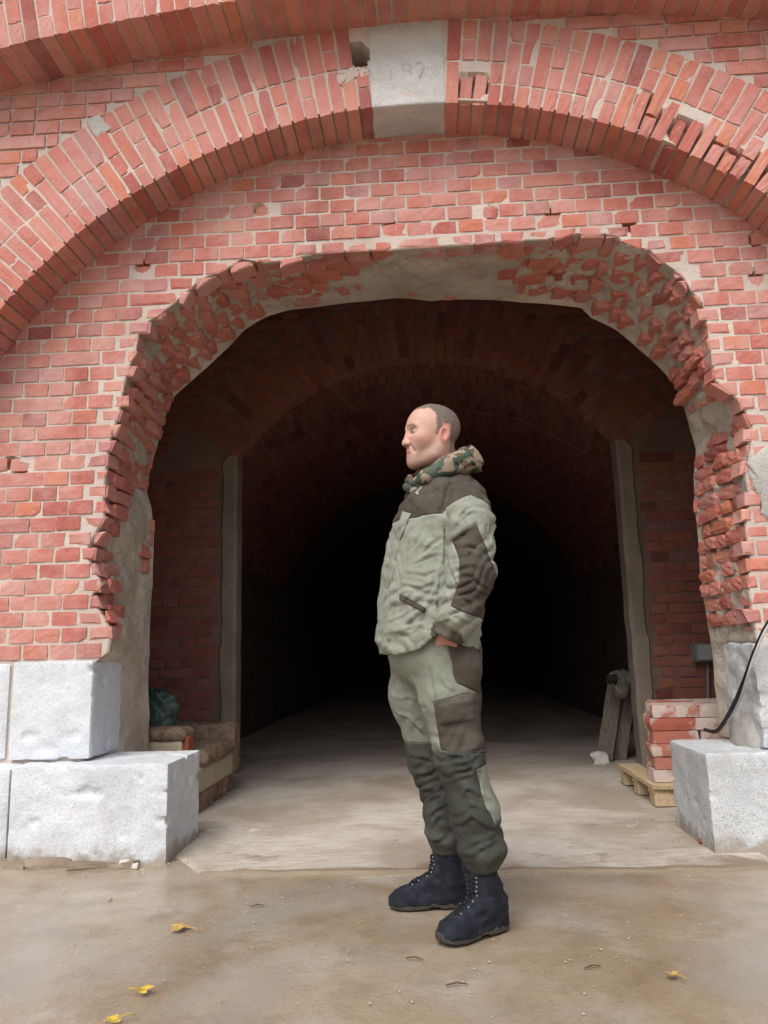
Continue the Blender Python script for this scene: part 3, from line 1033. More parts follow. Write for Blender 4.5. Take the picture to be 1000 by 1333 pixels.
fs.append(tuple(ny * L + i for i in range(L)))
MB().add(vs, fs).build('vault_lining', MAT['mortar_dimmed'], tun)
rest = MB()
pv = .079 / VR
for r_ in range(18):
    y = YV + .005 + r_ * .262
    th = -va0 + .02 + (pv / 2 if r_ % 2 else 0)
    while th < va0 - .01:
        T = Vector((math.cos(th), 0, -math.sin(th))); Nn = Vector((math.sin(th), 0, math.cos(th)))
        R3 = Matrix((Vector((0, 1, 0)), Nn, T)).transposed().to_4x4()
        rest.add_mesh(random.choice(BR_I), Matrix.Translation(Vector((VR * math.sin(th), y + .125, VZ + VR * math.cos(th))) + Nn * random.uniform(-.004, .004)) @ R3 @ Matrix.Diagonal((.25, 1, pv * VR - .010, 1)))
        th += pv
o = link('vault_bricks', mesh_from('vault_bricks', rest.v, rest.f, MAT['brick_dimmed']), tun); o['kind'] = 'stuff'
# side walls and ceiling of the front chamber, and an added unseen mass around them that keeps daylight out
chm = empty('chamber', (0, 5.0, 0))
tag(chm, 'dim brick chamber between the broken wall and the inner wall', 'chamber')
mb = MB(); mb.box((-2.9, YB - .05, -.1), (-2.45, YI + .1, 4.4)); mb.box((2.45, YB - .05, -.1), (2.9, YI + .1, 4.4))
mb.build('side_wall', MAT['brick_inner'], chm)
MB().box((-3.2, YB - .55, 4.0), (3.2, YI + .1, 4.6)).build('ceiling', MAT['brick_inner'], chm)
mas = MB().box((-12, YR + .45, 4.65), (12, 31, 8)); mas.box((-12, YR + .45, -1), (-3.25, 31, 4.65)); mas.box((3.25, YR + .45, -1), (12, 31, 4.65))
o = mas.build('daylight_seal', MAT['mortar_dark']); tag(o, kind='structure')

# ------------------------------------------------------------------ ground
t = NT('wet_muddy_concrete'); P = t.coord('World')
n1 = t.noise(P, .9, 6, .6, .6); n2 = t.noise(P, 5.5, 6, .62); n3 = t.noise(P, 60, 4, .65); n4 = t.noise(P, 2.1, 5, .6, .4); n5 = t.noise(P, 260, 2, .6)
c = t.mix(t.rng(n1, .36, .62), (.275, .205, .130), (.375, .310, .230))
c = t.mix(t.rng(n4, .50, .66, 0, .75), c, (.43, .395, .34))
c = t.mix(t.rng(n2, .50, .72, 0, .45), c, (.140, .098, .062))
c = t.mix(t.rng(n3, .55, .75, 0, .35), c, (.130, .095, .065))
c = t.mix(t.rng(n5, .64, .72, 0, .7), c, (.44, .38, .29))
c = t.mix(t.rng(t.noise(P, 130, 2, .6), .66, .74, 0, .7), c, (.075, .055, .038))
c = t.mix(t.rng(t.noise(P, 1.4, 5, .65, .8), .50, .62, 0, .55), c, (.315, .30, .275))
rg = t.math('ADD', t.rng(n1, .38, .62, .08, .40), t.rng(n2, .4, .7, -.03, .12))
MAT['ground'] = t.fin(c, rg, t.bump(t.math('ADD', n2, t.math('MULTIPLY', n3, .5)), .20, .02), .5)
t = NT('dusty_slab'); P = t.coord('World')
mp = t.node('ShaderNodeMapping'); t.l.new(P, mp.inputs[0]); mp.inputs['Scale'].default_value = (1.0, 5.0, 1.0)
n1 = t.noise(P, 1.6, 6, .62, .5); n2 = t.noise(mp.outputs[0], 7.0, 6, .68, .3); n3 = t.noise(P, 70, 4, .65)
c = t.mix(t.rng(n1, .38, .60), (.40, .335, .265), (.58, .53, .465))
c = t.mix(t.rng(n2, .52, .68, 0, .5), c, (.25, .205, .16))
c = t.mix(t.rng(n3, .56, .75, 0, .35), c, (.17, .13, .095))
sy = t.node('ShaderNodeSeparateXYZ'); t.l.new(P, sy.inputs[0])
mud = t.math('ADD', t.math('ADD', t.rng(sy.outputs[1], 3.25, 3.75, .16, -.10), t.rng(sy.outputs[1], 3.27, 3.33, .6, 0)), t.noise(P, 3.2, 5, .62, .4))
c = t.mix(t.rng(mud, .58, .72, 0, .85), c, (.215, .158, .102))
MAT['slab'] = t.fin(c, t.rng(n1, .35, .65, .62, .85), t.bump(t.math('ADD', n2, t.math('MULTIPLY', n3, .4)), .55, .02), .35)
vs, fs = [], []
gx = [-400, -60, -12] + [-6 + 12 * i / 120 for i in range(121)] + [12, 60, 400]
gy = [-400, -60, -12, -6] + [-2 + 8 * i / 80 for i in range(81)] + [8, 14, 31, 60, 400]
for y in gy:
    for x in gx:
        z = 0
        if -5 < x < 5 and -1.5 < y < 5.8: z = .006 * mnoise.noise(Vector((x * 1.3, y * 1.3, 0))) + .003 * mnoise.noise(Vector((x * 5, y * 5, 3)))
        vs.append((x, y, z - .004))
W_ = len(gx)
for j in range(len(gy) - 1):
    for i in range(W_ - 1):
        a = j * W_ + i; fs.append((a, a + 1, a + W_ + 1, a + W_))
g = link('ground', mesh_from('ground', vs, fs, MAT['ground'], True)); tag(g, kind='structure')
# the passage floor: a dusty slab a finger's breadth higher, with a broken front edge
vs, fs = [], []
ny, nx = 120, 80
for j in range(ny + 1):
    v = (j / ny) ** 1.8
    for i in range(nx + 1):
        u = i / nx
        yf = 3.285 + .030 * mnoise.noise(Vector((u * 6, 1.3, 0))) + .014 * mnoise.noise(Vector((u * 22, 4.3, 0))) + .008 * mnoise.noise(Vector((u * 60, 2.3, 0)))
        x0 = -.98 + .0 * u
        y = yf + (30 - yf) * v
        w0 = -.98 if y < 3.45 else -1.47
        w1 = 1.30 if y < 3.52 else 1.47
        k = min(1, max(0, (y - 3.29) / .65)); w0 = -.98 - .49 * k; w1 = 1.32 + .15 * k
        if y > 4.1: w0, w1 = -2.44, 2.44
        x = w0 + (w1 - w0) * u
        z = .006 + .005 * mnoise.noise(Vector((x * 1.7, y * 1.7, 5))) + .003 * mnoise.noise(Vector((x * 7, y * 9, 2)))
        if j == 0 or i in (0, nx): z = -.012
        vs.append((x, y, z))
W_ = nx + 1
for j in range(ny):
    for i in range(nx):
        a = j * W_ + i; fs.append((a, a + 1, a + W_ + 1, a + W_))
g = link('passage_floor', mesh_from('passage_floor', vs, fs, MAT['slab'], True)); tag(g, kind='structure')
# ------------------------------------------------------------------ the standing man
def A3(px, py, Y): return np.array(atY(px, py, Y))
MY = 2.73
def poly_sd(x, z, pts):
    """signed distance to a polygon, negative inside"""
    n = len(pts); d = np.full(x.shape, 1e9); ins = np.zeros(x.shape, bool)
    for i in range(n):
        ax, az = pts[i]; bx, bz = pts[(i + 1) % n]
        ex, ez = bx - ax, bz - az
        t = np.clip(((x - ax) * ex + (z - az) * ez) / (ex * ex + ez * ez), 0, 1)
        d = np.minimum(d, np.hypot(x - ax - t * ex, z - az - t * ez))
        c = ((az > z) != (bz > z)) & (x < (bx - ax) * (z - az) / (bz - az + 1e-12) + ax)
        ins ^= c
    return np.where(ins, -d, d)
def wpoly(pts, Y): return [(atY(x, y, Y).x, atY(x, y, Y).z) for x, y in pts]
def chain(X, Y, Z, pts, rad, k=.03):
    d = None
    for i in range(len(pts) - 1):
        c = cone(X, Y, Z, pts[i], pts[i + 1], rad[i], rad[i + 1])
        d = c if d is None else smin(d, c, k)
    return d
def ridge(X, Y, Z, seed, o=2):
    r = 0; a = 1.0
    for i in range(o):
        n = vnoise(X, Y, Z, seed + i * 7)
        r = r + a * (1 - 2 * np.abs(n)); a *= .5; X, Y, Z = X * 2.1, Y * 2.1, Z * 2.1
    return r

def folds(s, X, Y, Z, seed, wf=6.0, warp=.9, mf=4.5, lo=-.25, hi=.55, p=1.6, valley=False):
    """long creases across the coordinate s, bent and broken up by slow noise; 0..1"""
    t = s + warp * vnoise(X * wf, Y * wf, Z * wf, seed)
    w = 2 * np.abs(t - np.floor(t + .5))
    m = np.clip((vnoise(X * mf + 9, Y * mf, Z * mf, seed + 3) - lo) / (hi - lo), 0, 1)
    return (w**.45 - .7) * m if valley else (1 - w)**p * m
def on_surface(px, py, sdf, y0=2.35, y1=2.80):
    """first point of an implicit surface along the near side at a place of the garment"""
    ys = np.linspace(y0, y1, 240)
    P = np.array([np.array(atY(px, py, yy)) for yy in ys])
    d = sdf(P[:, 0], P[:, 1], P[:, 2])
    k = np.argmax(d < 0)
    return Vector(P[k]) if d[k] < 0 else Vector(P[np.argmin(d)])
def crease(V, Q, lines, sdf, depth=.0075, width=.0055):
    """press sharp creases, with a soft roll beside each, into a garment along lines given in its side view"""
    N = vnormals(V, Q); off = np.zeros(len(V))
    for ln_ in lines:
        k_ = 1.0
        if isinstance(ln_[0], (int, float)): k_, ln_ = ln_[0], ln_[1:]
        P = [np.array(on_surface(px, py, sdf)) for px, py in ln_]
        best = np.full(len(V), 9.0); tt = np.zeros(len(V)); below = np.zeros(len(V)); n = len(P) - 1
        for i in range(n):
            d = P[i + 1] - P[i]; t = np.clip(((V - P[i]) @ d) / (d @ d), 0, 1)
            R = V - P[i] - t[:, None] * d
            e = np.linalg.norm(R, axis=1)
            m_ = e < best; best = np.where(m_, e, best); tt = np.where(m_, (i + t) / n, tt)
            below = np.where(m_, np.sign(R[:, 2] * d[0] - R[:, 0] * d[2]), below)
        fade = np.sqrt(np.clip(np.sin(np.clip(tt, .02, .98) * math.pi), 0, 1)) * k_
        off += fade * (-depth * np.exp(-(best / width)**2) + depth * .75 * np.exp(-((best - width * 2.2) / (width * 1.5))**2) * (.55 + .45 * below))
    return V + N * off[:, None]
# ---- cloth materials
def cloth(name, cols, weave=900, fold=.6, rough=.9, camo=False):
    t = NT(name); P = t.coord('World')
    n1 = t.noise(P, 26, 4, .6, .3); n2 = t.noise(P, weave, 1, .5); n3 = t.noise(P, 7, 3, .6)
    cr = t.node('ShaderNodeTexNoise', noise_type='RIDGED_MULTIFRACTAL'); t.l.new(P, cr.inputs['Vector'])
    cr.inputs['Scale'].default_value = 11; cr.inputs['Detail'].default_value = 3; cr.inputs['Roughness'].default_value = .5; cr.inputs['Distortion'].default_value = .4
    if camo:
        off = lambda v: t.node('ShaderNodeVectorMath', operation='ADD', i_0=P, i_1=(v, v * 1.7, -v)).outputs[0]
        c = t.mix(t.rng(t.noise(off(3), 16, 2, .5, .3), .50, .515), (.36, .27, .20), (.055, .095, .070))
        c = t.mix(t.rng(t.noise(off(7), 19, 2, .5, .3), .56, .575), c, (.13, .075, .045))
        c = t.mix(t.rng(t.noise(off(11), 22, 2, .5, .4), .60, .615), c, (.020, .018, .015))
    else:
        c = cols[0]
        for k, col in enumerate(cols[1:]):
            f = t.rng(t.attr('patch%d' % k), -.0016, .0016)
            c = t.mix(f, col, c)
    seam = None
    for k in range(len(cols) - 1):
        e = t.rng(t.math('ABSOLUTE', t.attr('patch%d' % k)), .0008, .0060)
        seam = e if seam is None else t.math('MINIMUM', seam, e)
    c = t.mix(t.rng(n1, .42, .72, 0, .28), c, (.10, .10, .085))
    c = t.mix(t.rng(n3, .45, .7, 0, .10), c, (.50, .50, .43))
    c = t.mix(t.rng(n2, .35, .65, 0, .16), c, (.05, .05, .04))
    mp = t.node('ShaderNodeMapping'); mp.inputs['Rotation'].default_value = (.2, .55, .3); mp.inputs['Scale'].default_value = (1.5, 1.0, .75)
    wv = t.node('ShaderNodeVectorMath', operation='ADD'); t.l.new(P, wv.inputs[0])
    wn_ = t.node('ShaderNodeTexNoise'); t.l.new(P, wn_.inputs['Vector']); wn_.inputs['Scale'].default_value = 9; wn_.inputs['Detail'].default_value = 2
    ws = t.node('ShaderNodeVectorMath', operation='SCALE'); t.l.new(wn_.outputs['Color'], ws.inputs[0]); ws.inputs['Scale'].default_value = .10
    t.l.new(ws.outputs[0], wv.inputs[1]); t.l.new(wv.outputs[0], mp.inputs[0])
    v1 = t.vor(mp.outputs[0], 17); v2 = t.vor(mp.outputs[0], 39)
    crum = t.math('ADD', v1, t.math('MULTIPLY', v2, .45))
    hgt = t.math('ADD', t.math('ADD', t.math('ADD', t.math('MULTIPLY', n1, .40), t.math('MULTIPLY', crum, .30)), t.math('MULTIPLY', cr.outputs[0], .15)), t.math('MULTIPLY', n2, .12))
    if seam is not None: hgt = t.math('ADD', hgt, t.math('MULTIPLY', seam, .5))
    return t.fin(c, rough, t.bump(hgt, fold, .018), .15)
PALE, BROWN, DARK = (.296, .312, .262), (.070, .057, .044), (.048, .050, .041)
MAT['jacket'] = cloth('jacket_cloth', [PALE, BROWN])
MAT['trousers'] = cloth('trouser_cloth', [(.240, .254, .208), BROWN, DARK])
MAT['camo'] = cloth('camouflage_cloth', [], camo=True)
MAT['flap'] = cloth('flap_cloth', [PALE])
MAT['brown_cloth'] = cloth('brown_cloth', [BROWN])
t = NT('boot_suede'); P = t.coord('World'); n1 = t.noise(P, 30, 4, .6)
MAT['boot'] = t.fin(t.mix(t.rng(n1, .4, .7), (.012, .014, .020), (.026, .029, .039)), .85, t.bump(t.math('ADD', n1, t.math('MULTIPLY', t.noise(P, 500, 1), .15)), .3, .01), .2)
t = NT('boot_sole'); MAT['sole'] = t.fin(t.mix(t.noise(t.coord('World'), 40), (.030, .030, .030), (.085, .070, .055)), .8)
t = NT('hook_metal'); MAT['hook'] = t.fin((.40, .41, .43), .45, None, .5, Metallic=.7)
t = NT('lace'); MAT['lace'] = t.fin((.015, .016, .02), .9)
t = NT('skin'); P = t.coord('World')
n1 = t.noise(P, 60, 4, .6); n2 = t.noise(P, 14, 3, .55); n3 = t.noise(P, 350, 2, .6)
c = t.mix(t.rng(n2, .4, .62, 0, .55), (.55, .350, .270), (.56, .305, .230))
c = t.mix(t.rng(n1, .52, .75, 0, .35), c, (.40, .20, .15))
f = t.attr('blush'); c = t.mix(t.math('MULTIPLY', f, .70), c, (.46, .15, .115))
f = t.attr('stubble'); c = t.mix(t.math('MULTIPLY', f, t.rng(n3, .35, .7, .25, .75)), c, (.20, .145, .125))
f = t.attr('darken'); c = t.mix(f, c, (.045, .028, .022))
MAT['skin'] = t.fin(c, .52, t.bump(t.math('ADD', n1, t.math('MULTIPLY', n3, .8)), .40, .004), .35, **{'Subsurface Weight': .12, 'Subsurface Scale': .01})
t = NT('hair'); P = t.coord('World')
mp = t.node('ShaderNodeMapping'); t.l.new(P, mp.inputs[0]); mp.inputs['Scale'].default_value = (1, 1, .35)
n1 = t.noise(mp.outputs[0], 420, 2, .7); n2 = t.noise(P, 26, 3, .6)
c = t.mix(t.rng(n1, .35, .68), (.085, .064, .053), (.25, .195, .165))
c = t.mix(t.rng(n2, .4, .65, 0, .4), c, (.13, .10, .085))
f = t.attr('fade'); c = t.mix(t.math('MULTIPLY', f, t.rng(n1, .3, .65, .80, .35)), c, (.42, .27, .21))
MAT['hair'] = t.fin(c, .75, t.bump(n1, .5, .004), .25)

man = empty('person', (0.06, MY, 0))
tag(man, 'man in green and brown field jacket and trousers standing sideways, hand in pocket', 'person')

# ---- head (forward, left, up), then turned and placed
HY = RAD(180 + 21)            # faces left in the picture, turned a little to the camera
HC = A3(563, 568, MY)
Fh = np.array([math.cos(HY), math.sin(HY), 0.0]); Lh = np.array([-math.sin(HY), math.cos(HY), 0.0]); Uh = np.array([0, 0, 1.0])
TILT = RAD(0.5)
Fh2 = Fh * math.cos(TILT) + Uh * math.sin(TILT); Uh2 = Uh * math.cos(TILT) - Fh * math.sin(TILT)
Fh, Uh = Fh2, Uh2
def head_core(x, y, z):
    ya = np.abs(y)
    d = ellip(x, y, z, (-.010, 0, .036), (.096, .077, .082))
    d = smin(d, ellip(x, y, z, (.018, 0, .018), (.075, .070, .082)), .03)
    d = smin(d, ellip(x, y, z, (.034, 0, -.040), (.056, .054, .074)), .035)
    d = smin(d, cone(x, ya, z, (-.012, .052, -.048), (.012, .046, -.080), .020, .018), .03)
    d = smin(d, cone(x, ya, z, (.010, .047, -.084), (.066, .014, -.106), .017, .017), .026)
    d = smin(d, ellip(x, y, z, (.078, 0, -.104), (.019, .023, .018)), .018)
    d = smin(d, ellip(x, ya, z, (.058, .040, -.022), (.026, .022, .022)), .03)        # cheekbones
    d = smin(d, ellip(x, y, z, (.078, 0, -.070), (.018, .030, .027)), .025)           # muzzle
    return d
def head_face(x, y, z):
    ya = np.abs(y)
    d = head_core(x, y, z)
    d = smin(d, cone(x, ya, z, (.087, .008, .024), (.071, .043, .023), .0115, .0105), .012)   # brow
    s = ellip(x, ya, z, (.098, .032, .004), (.027, .021, .0135)); d = -smin(-d, s, .012)    # eye socket
    d = smin(d, np.sqrt((x - .0735)**2 + (ya - .0315)**2 + (z - .003)**2) - .0128, .004)   # eye
    lid = cone(x, ya, z, (.0845, .020, .0085), (.078, .043, .007), .0036, .0034); d = smin(d, lid, .004)
    d = smin(d, cone(x, ya, z, (.083, .022, -.0045), (.077, .042, -.004), .003, .003), .005)
    d = smin(d, cone(x, y, z, (.090, 0, .014), (.1045, 0, -.032), .0090, .0120), .010)        # nose
    d = smin(d, np.sqrt((x - .1060)**2 + y**2 + (z + .034)**2) - .0115, .006)
    d = smin(d, np.sqrt((x - .098)**2 + (ya - .0125)**2 + (z + .037)**2) - .0092, .006)
    nos = cone(x, ya, z, (.104, .006, -.050), (.099, .008, -.040), .0040, .0036); d = np.maximum(d, -nos)
    d = smin(d, cone(x, ya, z, (.0965, .0, -.0640), (.084, .023, -.0725), .0058, .0036), .005)  # lips
    d = smin(d, cone(x, ya, z, (.0945, .0, -.0765), (.083, .021, -.0755), .0064, .0036), .005)
    g = cone(x, ya, z, (.1025, 0, -.0700), (.0845, .024, -.0740), .0026, .0018); d = -smin(-d, g, .003)
    g = cone(x, ya, z, (.094, .022, -.046), (.084, .034, -.070), .003, .003); d = -smin(-d, g, .010)   # fold beside the mouth
    # ears
    ca, sa = math.cos(.20), math.sin(.20)
    ex, ez = (x + .018) * ca + (z + .010) * sa, -(x + .018) * sa + (z + .010) * ca
    ey = ya - .0745 - .25 * np.maximum(0, -ex)
    e = (np.sqrt((ex / .0205)**2 + (ey / .010)**2 + (ez / .035)**2) - 1) * .010
    conch = (np.sqrt(((ex - .004) / .0105)**2 + ((ey - .009) / .0075)**2 + ((ez + .002) / .019)**2) - 1) * .0075
    e = np.maximum(e, -conch)
    d = smin(d, e, .005)
    return d
def neck_d(x, y, z):
    return cone(x, y, z, (-.030, 0, -.055), (-.052, 0, -.21), .052, .060)
def head_sdf(x, y, z):
    d = smin(head_face(x, y, z), neck_d(x, y, z), .022)
    d = smin(d, cone(x, np.abs(y), z, (-.020, .052, -.045), (.020, .012, -.19), .013, .016), .02)
    return d
V, Q = surfnet(head_sdf, (-.125, -.10, -.20), (.135, .10, .135), .0031)
lx, ly, lz = V[:, 0], V[:, 1], V[:, 2]
sm = lambda v, a, b: np.clip((v - a) / (b - a), 0, 1)
ya = np.abs(ly)
blush = np.exp(-(((lx - .06) / .03)**2 + ((ya - .042) / .03)**2 + ((lz + .025) / .022)**2)) * .55
blush += np.exp(-(((lx - .108) / .016)**2 + (ly / .016)**2 + ((lz + .034) / .014)**2)) * .55
lipm = (lx > .080) & (lz < -.0585) & (lz > -.083) & (ya < .024); blush = np.where(lipm, np.maximum(blush, .75), blush)
earm = (ya > .0755) & (lx < .01) & (lx > -.05); blush = np.where(earm, .85, blush)
blush = np.maximum(blush, .6 * sm(-lz, .10, .13) * sm(-lx, -.01, .03))
stub = sm(-lz, .042, .062) * sm(lx, -.03, .01) * (1 - lipm) * .8
dark = np.zeros(len(V))  # painted shade: eye slits, sockets, mouth line, nostrils; the brows are hair colour
eye_r = np.sqrt((lx - .0735)**2 + (ya - .0315)**2 + (lz - .003)**2)
dark = np.where((ya > .017) & (ya < .046) & (np.abs(lz - .0030 + 2.2 * (ya - .031)**2 * 10) < .0038) & (lx > .068), .60, dark)
dark = np.maximum(dark, .45 * ((lx > .080) & (np.abs(lz + .0710 + .12 * ya) < .0026) & (ya < .022)))
dark = np.maximum(dark, .38 * np.exp(-(((lx - .082) / .012)**2 + ((ya - .024) / .014)**2 + ((lz - .008) / .008)**2)))
dark = np.maximum(dark, .6 * ((lz < -.0405) & (lz > -.056) & (lx > .094) & (ya < .016) & (ya > .003)))
brow = np.exp(-((lz - (.0285 - 6 * np.maximum(0, ya - .034)**1.5)) / .0050)**2) * (ya > .010) * (ya < .050) * (lx > .055); dark = np.maximum(dark, brow * .75)
Vw = HC + lx[:, None] * Fh + ly[:, None] * Lh + lz[:, None] * Uh
headV, headQ, hA = Vw, Q, (np.clip(blush, 0, 1), np.clip(stub, 0, 1), dark)

# ---- body under the clothes: one coarse continuous figure, with hands
sh_n, el_n, wr_n = A3(611, 668, 2.555), A3(614, 750, 2.515), A3(578, 822, 2.540)
sh_f, el_f, wr_f = A3(574, 662, 2.90), A3(590, 750, 2.955), A3(556, 826, 2.93)
hip_n, kn_n, an_n = A3(590, 866, 2.645), A3(601, 990, 2.615), A3(626, 1150, 2.630)
hip_f, kn_f, an_f = A3(556, 866, 2.830), A3(565, 990, 2.840), A3(583, 1128, 2.870)
nk = HC - .19 * Uh - .05 * Fh
pel, chest = A3(568, 845, MY), A3(580, 690, MY)
def hand(X, Y, Z, wr, dirv, side):
    """palm and five fingers, slightly curled; dirv points from wrist to knuckles, side towards the thumb"""
    dirv = dirv / np.linalg.norm(dirv); side = side - dirv * (side @ dirv); side /= np.linalg.norm(side); nrm = np.cross(dirv, side)
    d = None
    for k, (o, L) in enumerate(((-.030, .060), (-.010, .072), (.010, .076), (.030, .070))):
        a = wr + dirv * .020 + side * o * .6; b = wr + dirv * .090 + side * o
        c = b + dirv * L * .55 + nrm * .012; e = c + dirv * L * .40 + nrm * .026
        f = chain(X, Y, Z, [a, b, c, e], [.013, .0115, .0095, .008], .008)
        d = f if d is None else np.minimum(d, f) if False else smin(d, f, .006)
    a = wr + dirv * .025 + side * .020; b = a + side * .030 + dirv * .030; c = b + dirv * .030 + side * .008
    return smin(d, chain(X, Y, Z, [a, b, c], [.015, .012, .009], .008), .008)
hd_n = A3(595, 890, 2.592) - wr_n; hd_f = A3(560, 880, 2.90) - wr_f
def body_sdf(X, Y, Z):
    d = chain(X, Y, Z, [nk + .05 * Uh, nk - .04 * Uh], [.056, .07])
    d = smin(d, ellip(X, Y, Z, chest, (.10, .15, .20)), .06)
    d = smin(d, ellip(X, Y, Z, pel, (.11, .145, .15)), .10)
    d = smin(d, chain(X, Y, Z, [sh_n, el_n, wr_n], [.055, .042, .028]), .04)
    d = smin(d, chain(X, Y, Z, [sh_f, el_f, wr_f], [.055, .042, .028]), .04)
    d = smin(d, hand(X, Y, Z, wr_n, hd_n, np.array([-1., 0, 0])), .012)
    d = smin(d, hand(X, Y, Z, wr_f, hd_f, np.array([-1., 0, 0])), .012)
    d = smin(d, chain(X, Y, Z, [hip_n, kn_n, an_n, an_n + [.0, 0, -.10]], [.078, .052, .034, .03]), .05)
    d = smin(d, chain(X, Y, Z, [hip_f, kn_f, an_f, an_f + [.0, 0, -.06]], [.078, .052, .034, .028]), .05)
    return d
V, Q = surfnet(body_sdf, (-.20, 2.38, .05), (.33, 3.06, HC[2] - .13), .0105)
wrist = np.zeros(len(V))
VV = np.concatenate([headV, V]); QQ = np.concatenate([headQ, Q + len(headV)])
me = np_mesh('body', VV, QQ, MAT['skin'])
attr(me, 'blush', np.concatenate([hA[0], np.full(len(V), .55)])); attr(me, 'stubble', np.concatenate([hA[1], wrist])); attr(me, 'darken', np.concatenate([hA[2], wrist]))
body = link('body', me, man)
# ---- eyes between the lids
t = NT('eye_white'); MAT['eye_white'] = t.fin((.42, .36, .32), .35)
t = NT('iris'); MAT['iris'] = t.fin((.030, .028, .026), .25, None, .5)
for sd_ in (-1, 1):
    for nm, c_, r_, mt in (('eye', (.0742, .0315, .0025), .0131, 'eye_white'), ('iris', (.0820, .0312, .0025), .0062, 'iris')):
        bs = bmesh.new(); bmesh.ops.create_uvsphere(bs, u_segments=20, v_segments=14, radius=r_)
        me = bpy.data.meshes.new(nm); bs.to_mesh(me); bs.free(); me.materials.append(MAT[mt]); me.shade_smooth()
        if nm == 'eye': eo = put(nm, me, body, Matrix.Translation(HC + c_[0] * Fh + sd_ * c_[1] * Lh + c_[2] * Uh))
        else: put(nm, me, body, Matrix.Translation(HC + c_[0] * Fh + sd_ * c_[1] * Lh + c_[2] * Uh))
# ---- cropped hair
def hair_sdf(x, y, z, only_reg=False):
    d = head_core(x, y, z) - .0009
    d = smin(d, neck_d(x, y, z) - .002, .02)
    ya = np.abs(y)
    # hairline: receding temples, sideburn before the ear, nape
    front = (x - (.072 - .55 * np.maximum(0, .088 - z) - .9 * np.clip(ya - .030, 0, .03)))
    side = np.where(x > -.012, .040 - z + np.maximum(0, x - .0) * 1.6, np.where(x > -.045, .024 - z, -.075 - z + np.clip((x + .075) * 1.4, -.01, .10)))
    side = np.maximum(side, -9)
    sideb = np.maximum(np.maximum(x - .016, -.012 - x), -.012 - z)
    reg = np.maximum(front, side)
    reg = np.minimum(reg, sideb)
    top = x - .078
    reg = np.minimum(reg, np.maximum(np.maximum(top, .088 - z), ya - .055))
    back = np.maximum(np.maximum(x + .040, -.085 - z + .25 * ya), z - .06)
    reg = np.minimum(reg, back)
    reg = reg * .6 + .0025 * vnoise(x * 160, y * 160, z * 160, 4)
    if only_reg: return reg
    d = np.maximum(d, reg)
    return d + .0011 * vnoise(x * 190, y * 190, z * 190, 2)
V, Q = surfnet(hair_sdf, (-.125, -.10, -.13), (.10, .10, .135), .0036)
me = np_mesh('hair', HC + V[:, :1] * Fh + V[:, 1:2] * Lh + V[:, 2:] * Uh, Q, MAT['hair'])
fd = .75 * np.clip((.060 - V[:, 2]) / .10, 0, 1) * np.clip((np.abs(V[:, 1]) - .02) / .04, 0.25, 1)
rg_ = hair_sdf(V[:, 0], V[:, 1], V[:, 2], True)
fd = np.maximum(fd, np.clip(1 + rg_ / .006, 0, 1))
attr(me, 'fade', np.clip(fd, 0, 1))
link('hair', me, man)

# ---- jacket
rows = [(612,562,606),(622,545,612),(632,535,618),(645,526,626),(665,516,634),(690,507,637),(720,500,637),(750,495,633),(780,492,627),(810,491,621),(835,493,620),(862,496,622)]
jz = np.array([atY(560, r[0], MY).z for r in rows])[::-1]
jf = np.array([atY(r[1], r[0], MY).x for r in rows])[::-1]; jb = np.array([atY(r[2], r[0], MY).x for r in rows])[::-1]
jw = np.array([.060,.085,.130,.172,.195,.205,.205,.205,.205,.205,.205,.205])[::-1]
SHEAR = -.20
def torso(X, Y, Z):
    f, b, w = np.interp(Z, jz, jf), np.interp(Z, jz, jb), np.interp(Z, jz, jw)
    cx, ax = (f + b) / 2, (b - f) / 2 - .006
    x = X - cx - SHEAR * (Y - MY)
    k = (np.abs(x / ax)**2.3 + np.abs((Y - MY) / w)**2.3)**(1 / 2.3)
    d = (k - 1) * np.minimum(ax, w)
    return np.maximum(d, Z - jz[-1])
cuff_n = A3(585, 834, 2.523)
slv_n = [A3(603, 652, 2.585), A3(612, 682, 2.535), A3(613, 745, 2.510), A3(600, 795, 2.515), A3(587, 822, 2.523)]
slv_f = [A3(578, 652, 2.865), A3(572, 682, 2.90), A3(590, 750, 2.955), A3(572, 795, 2.945), A3(557, 826, 2.93)]
slv_r = [.072, .077, .077, .070, .056]
hem_a, hem_b = A3(495, 851, MY), A3(626, 846, MY)
def hem(X, Y, Z):
    z = hem_a[2] + (X - hem_a[0]) * (hem_b[2] - hem_a[2]) / (hem_b[0] - hem_a[0])
    lift = .050 * np.exp(-((X - A3(572, 838, 2.55)[0]) / .055)**2) * np.clip((MY - Y) / .15, 0, 1)
    return (z + lift + .010 * vnoise(X * 20, Y * 20, Z * 0, 6)) - Z
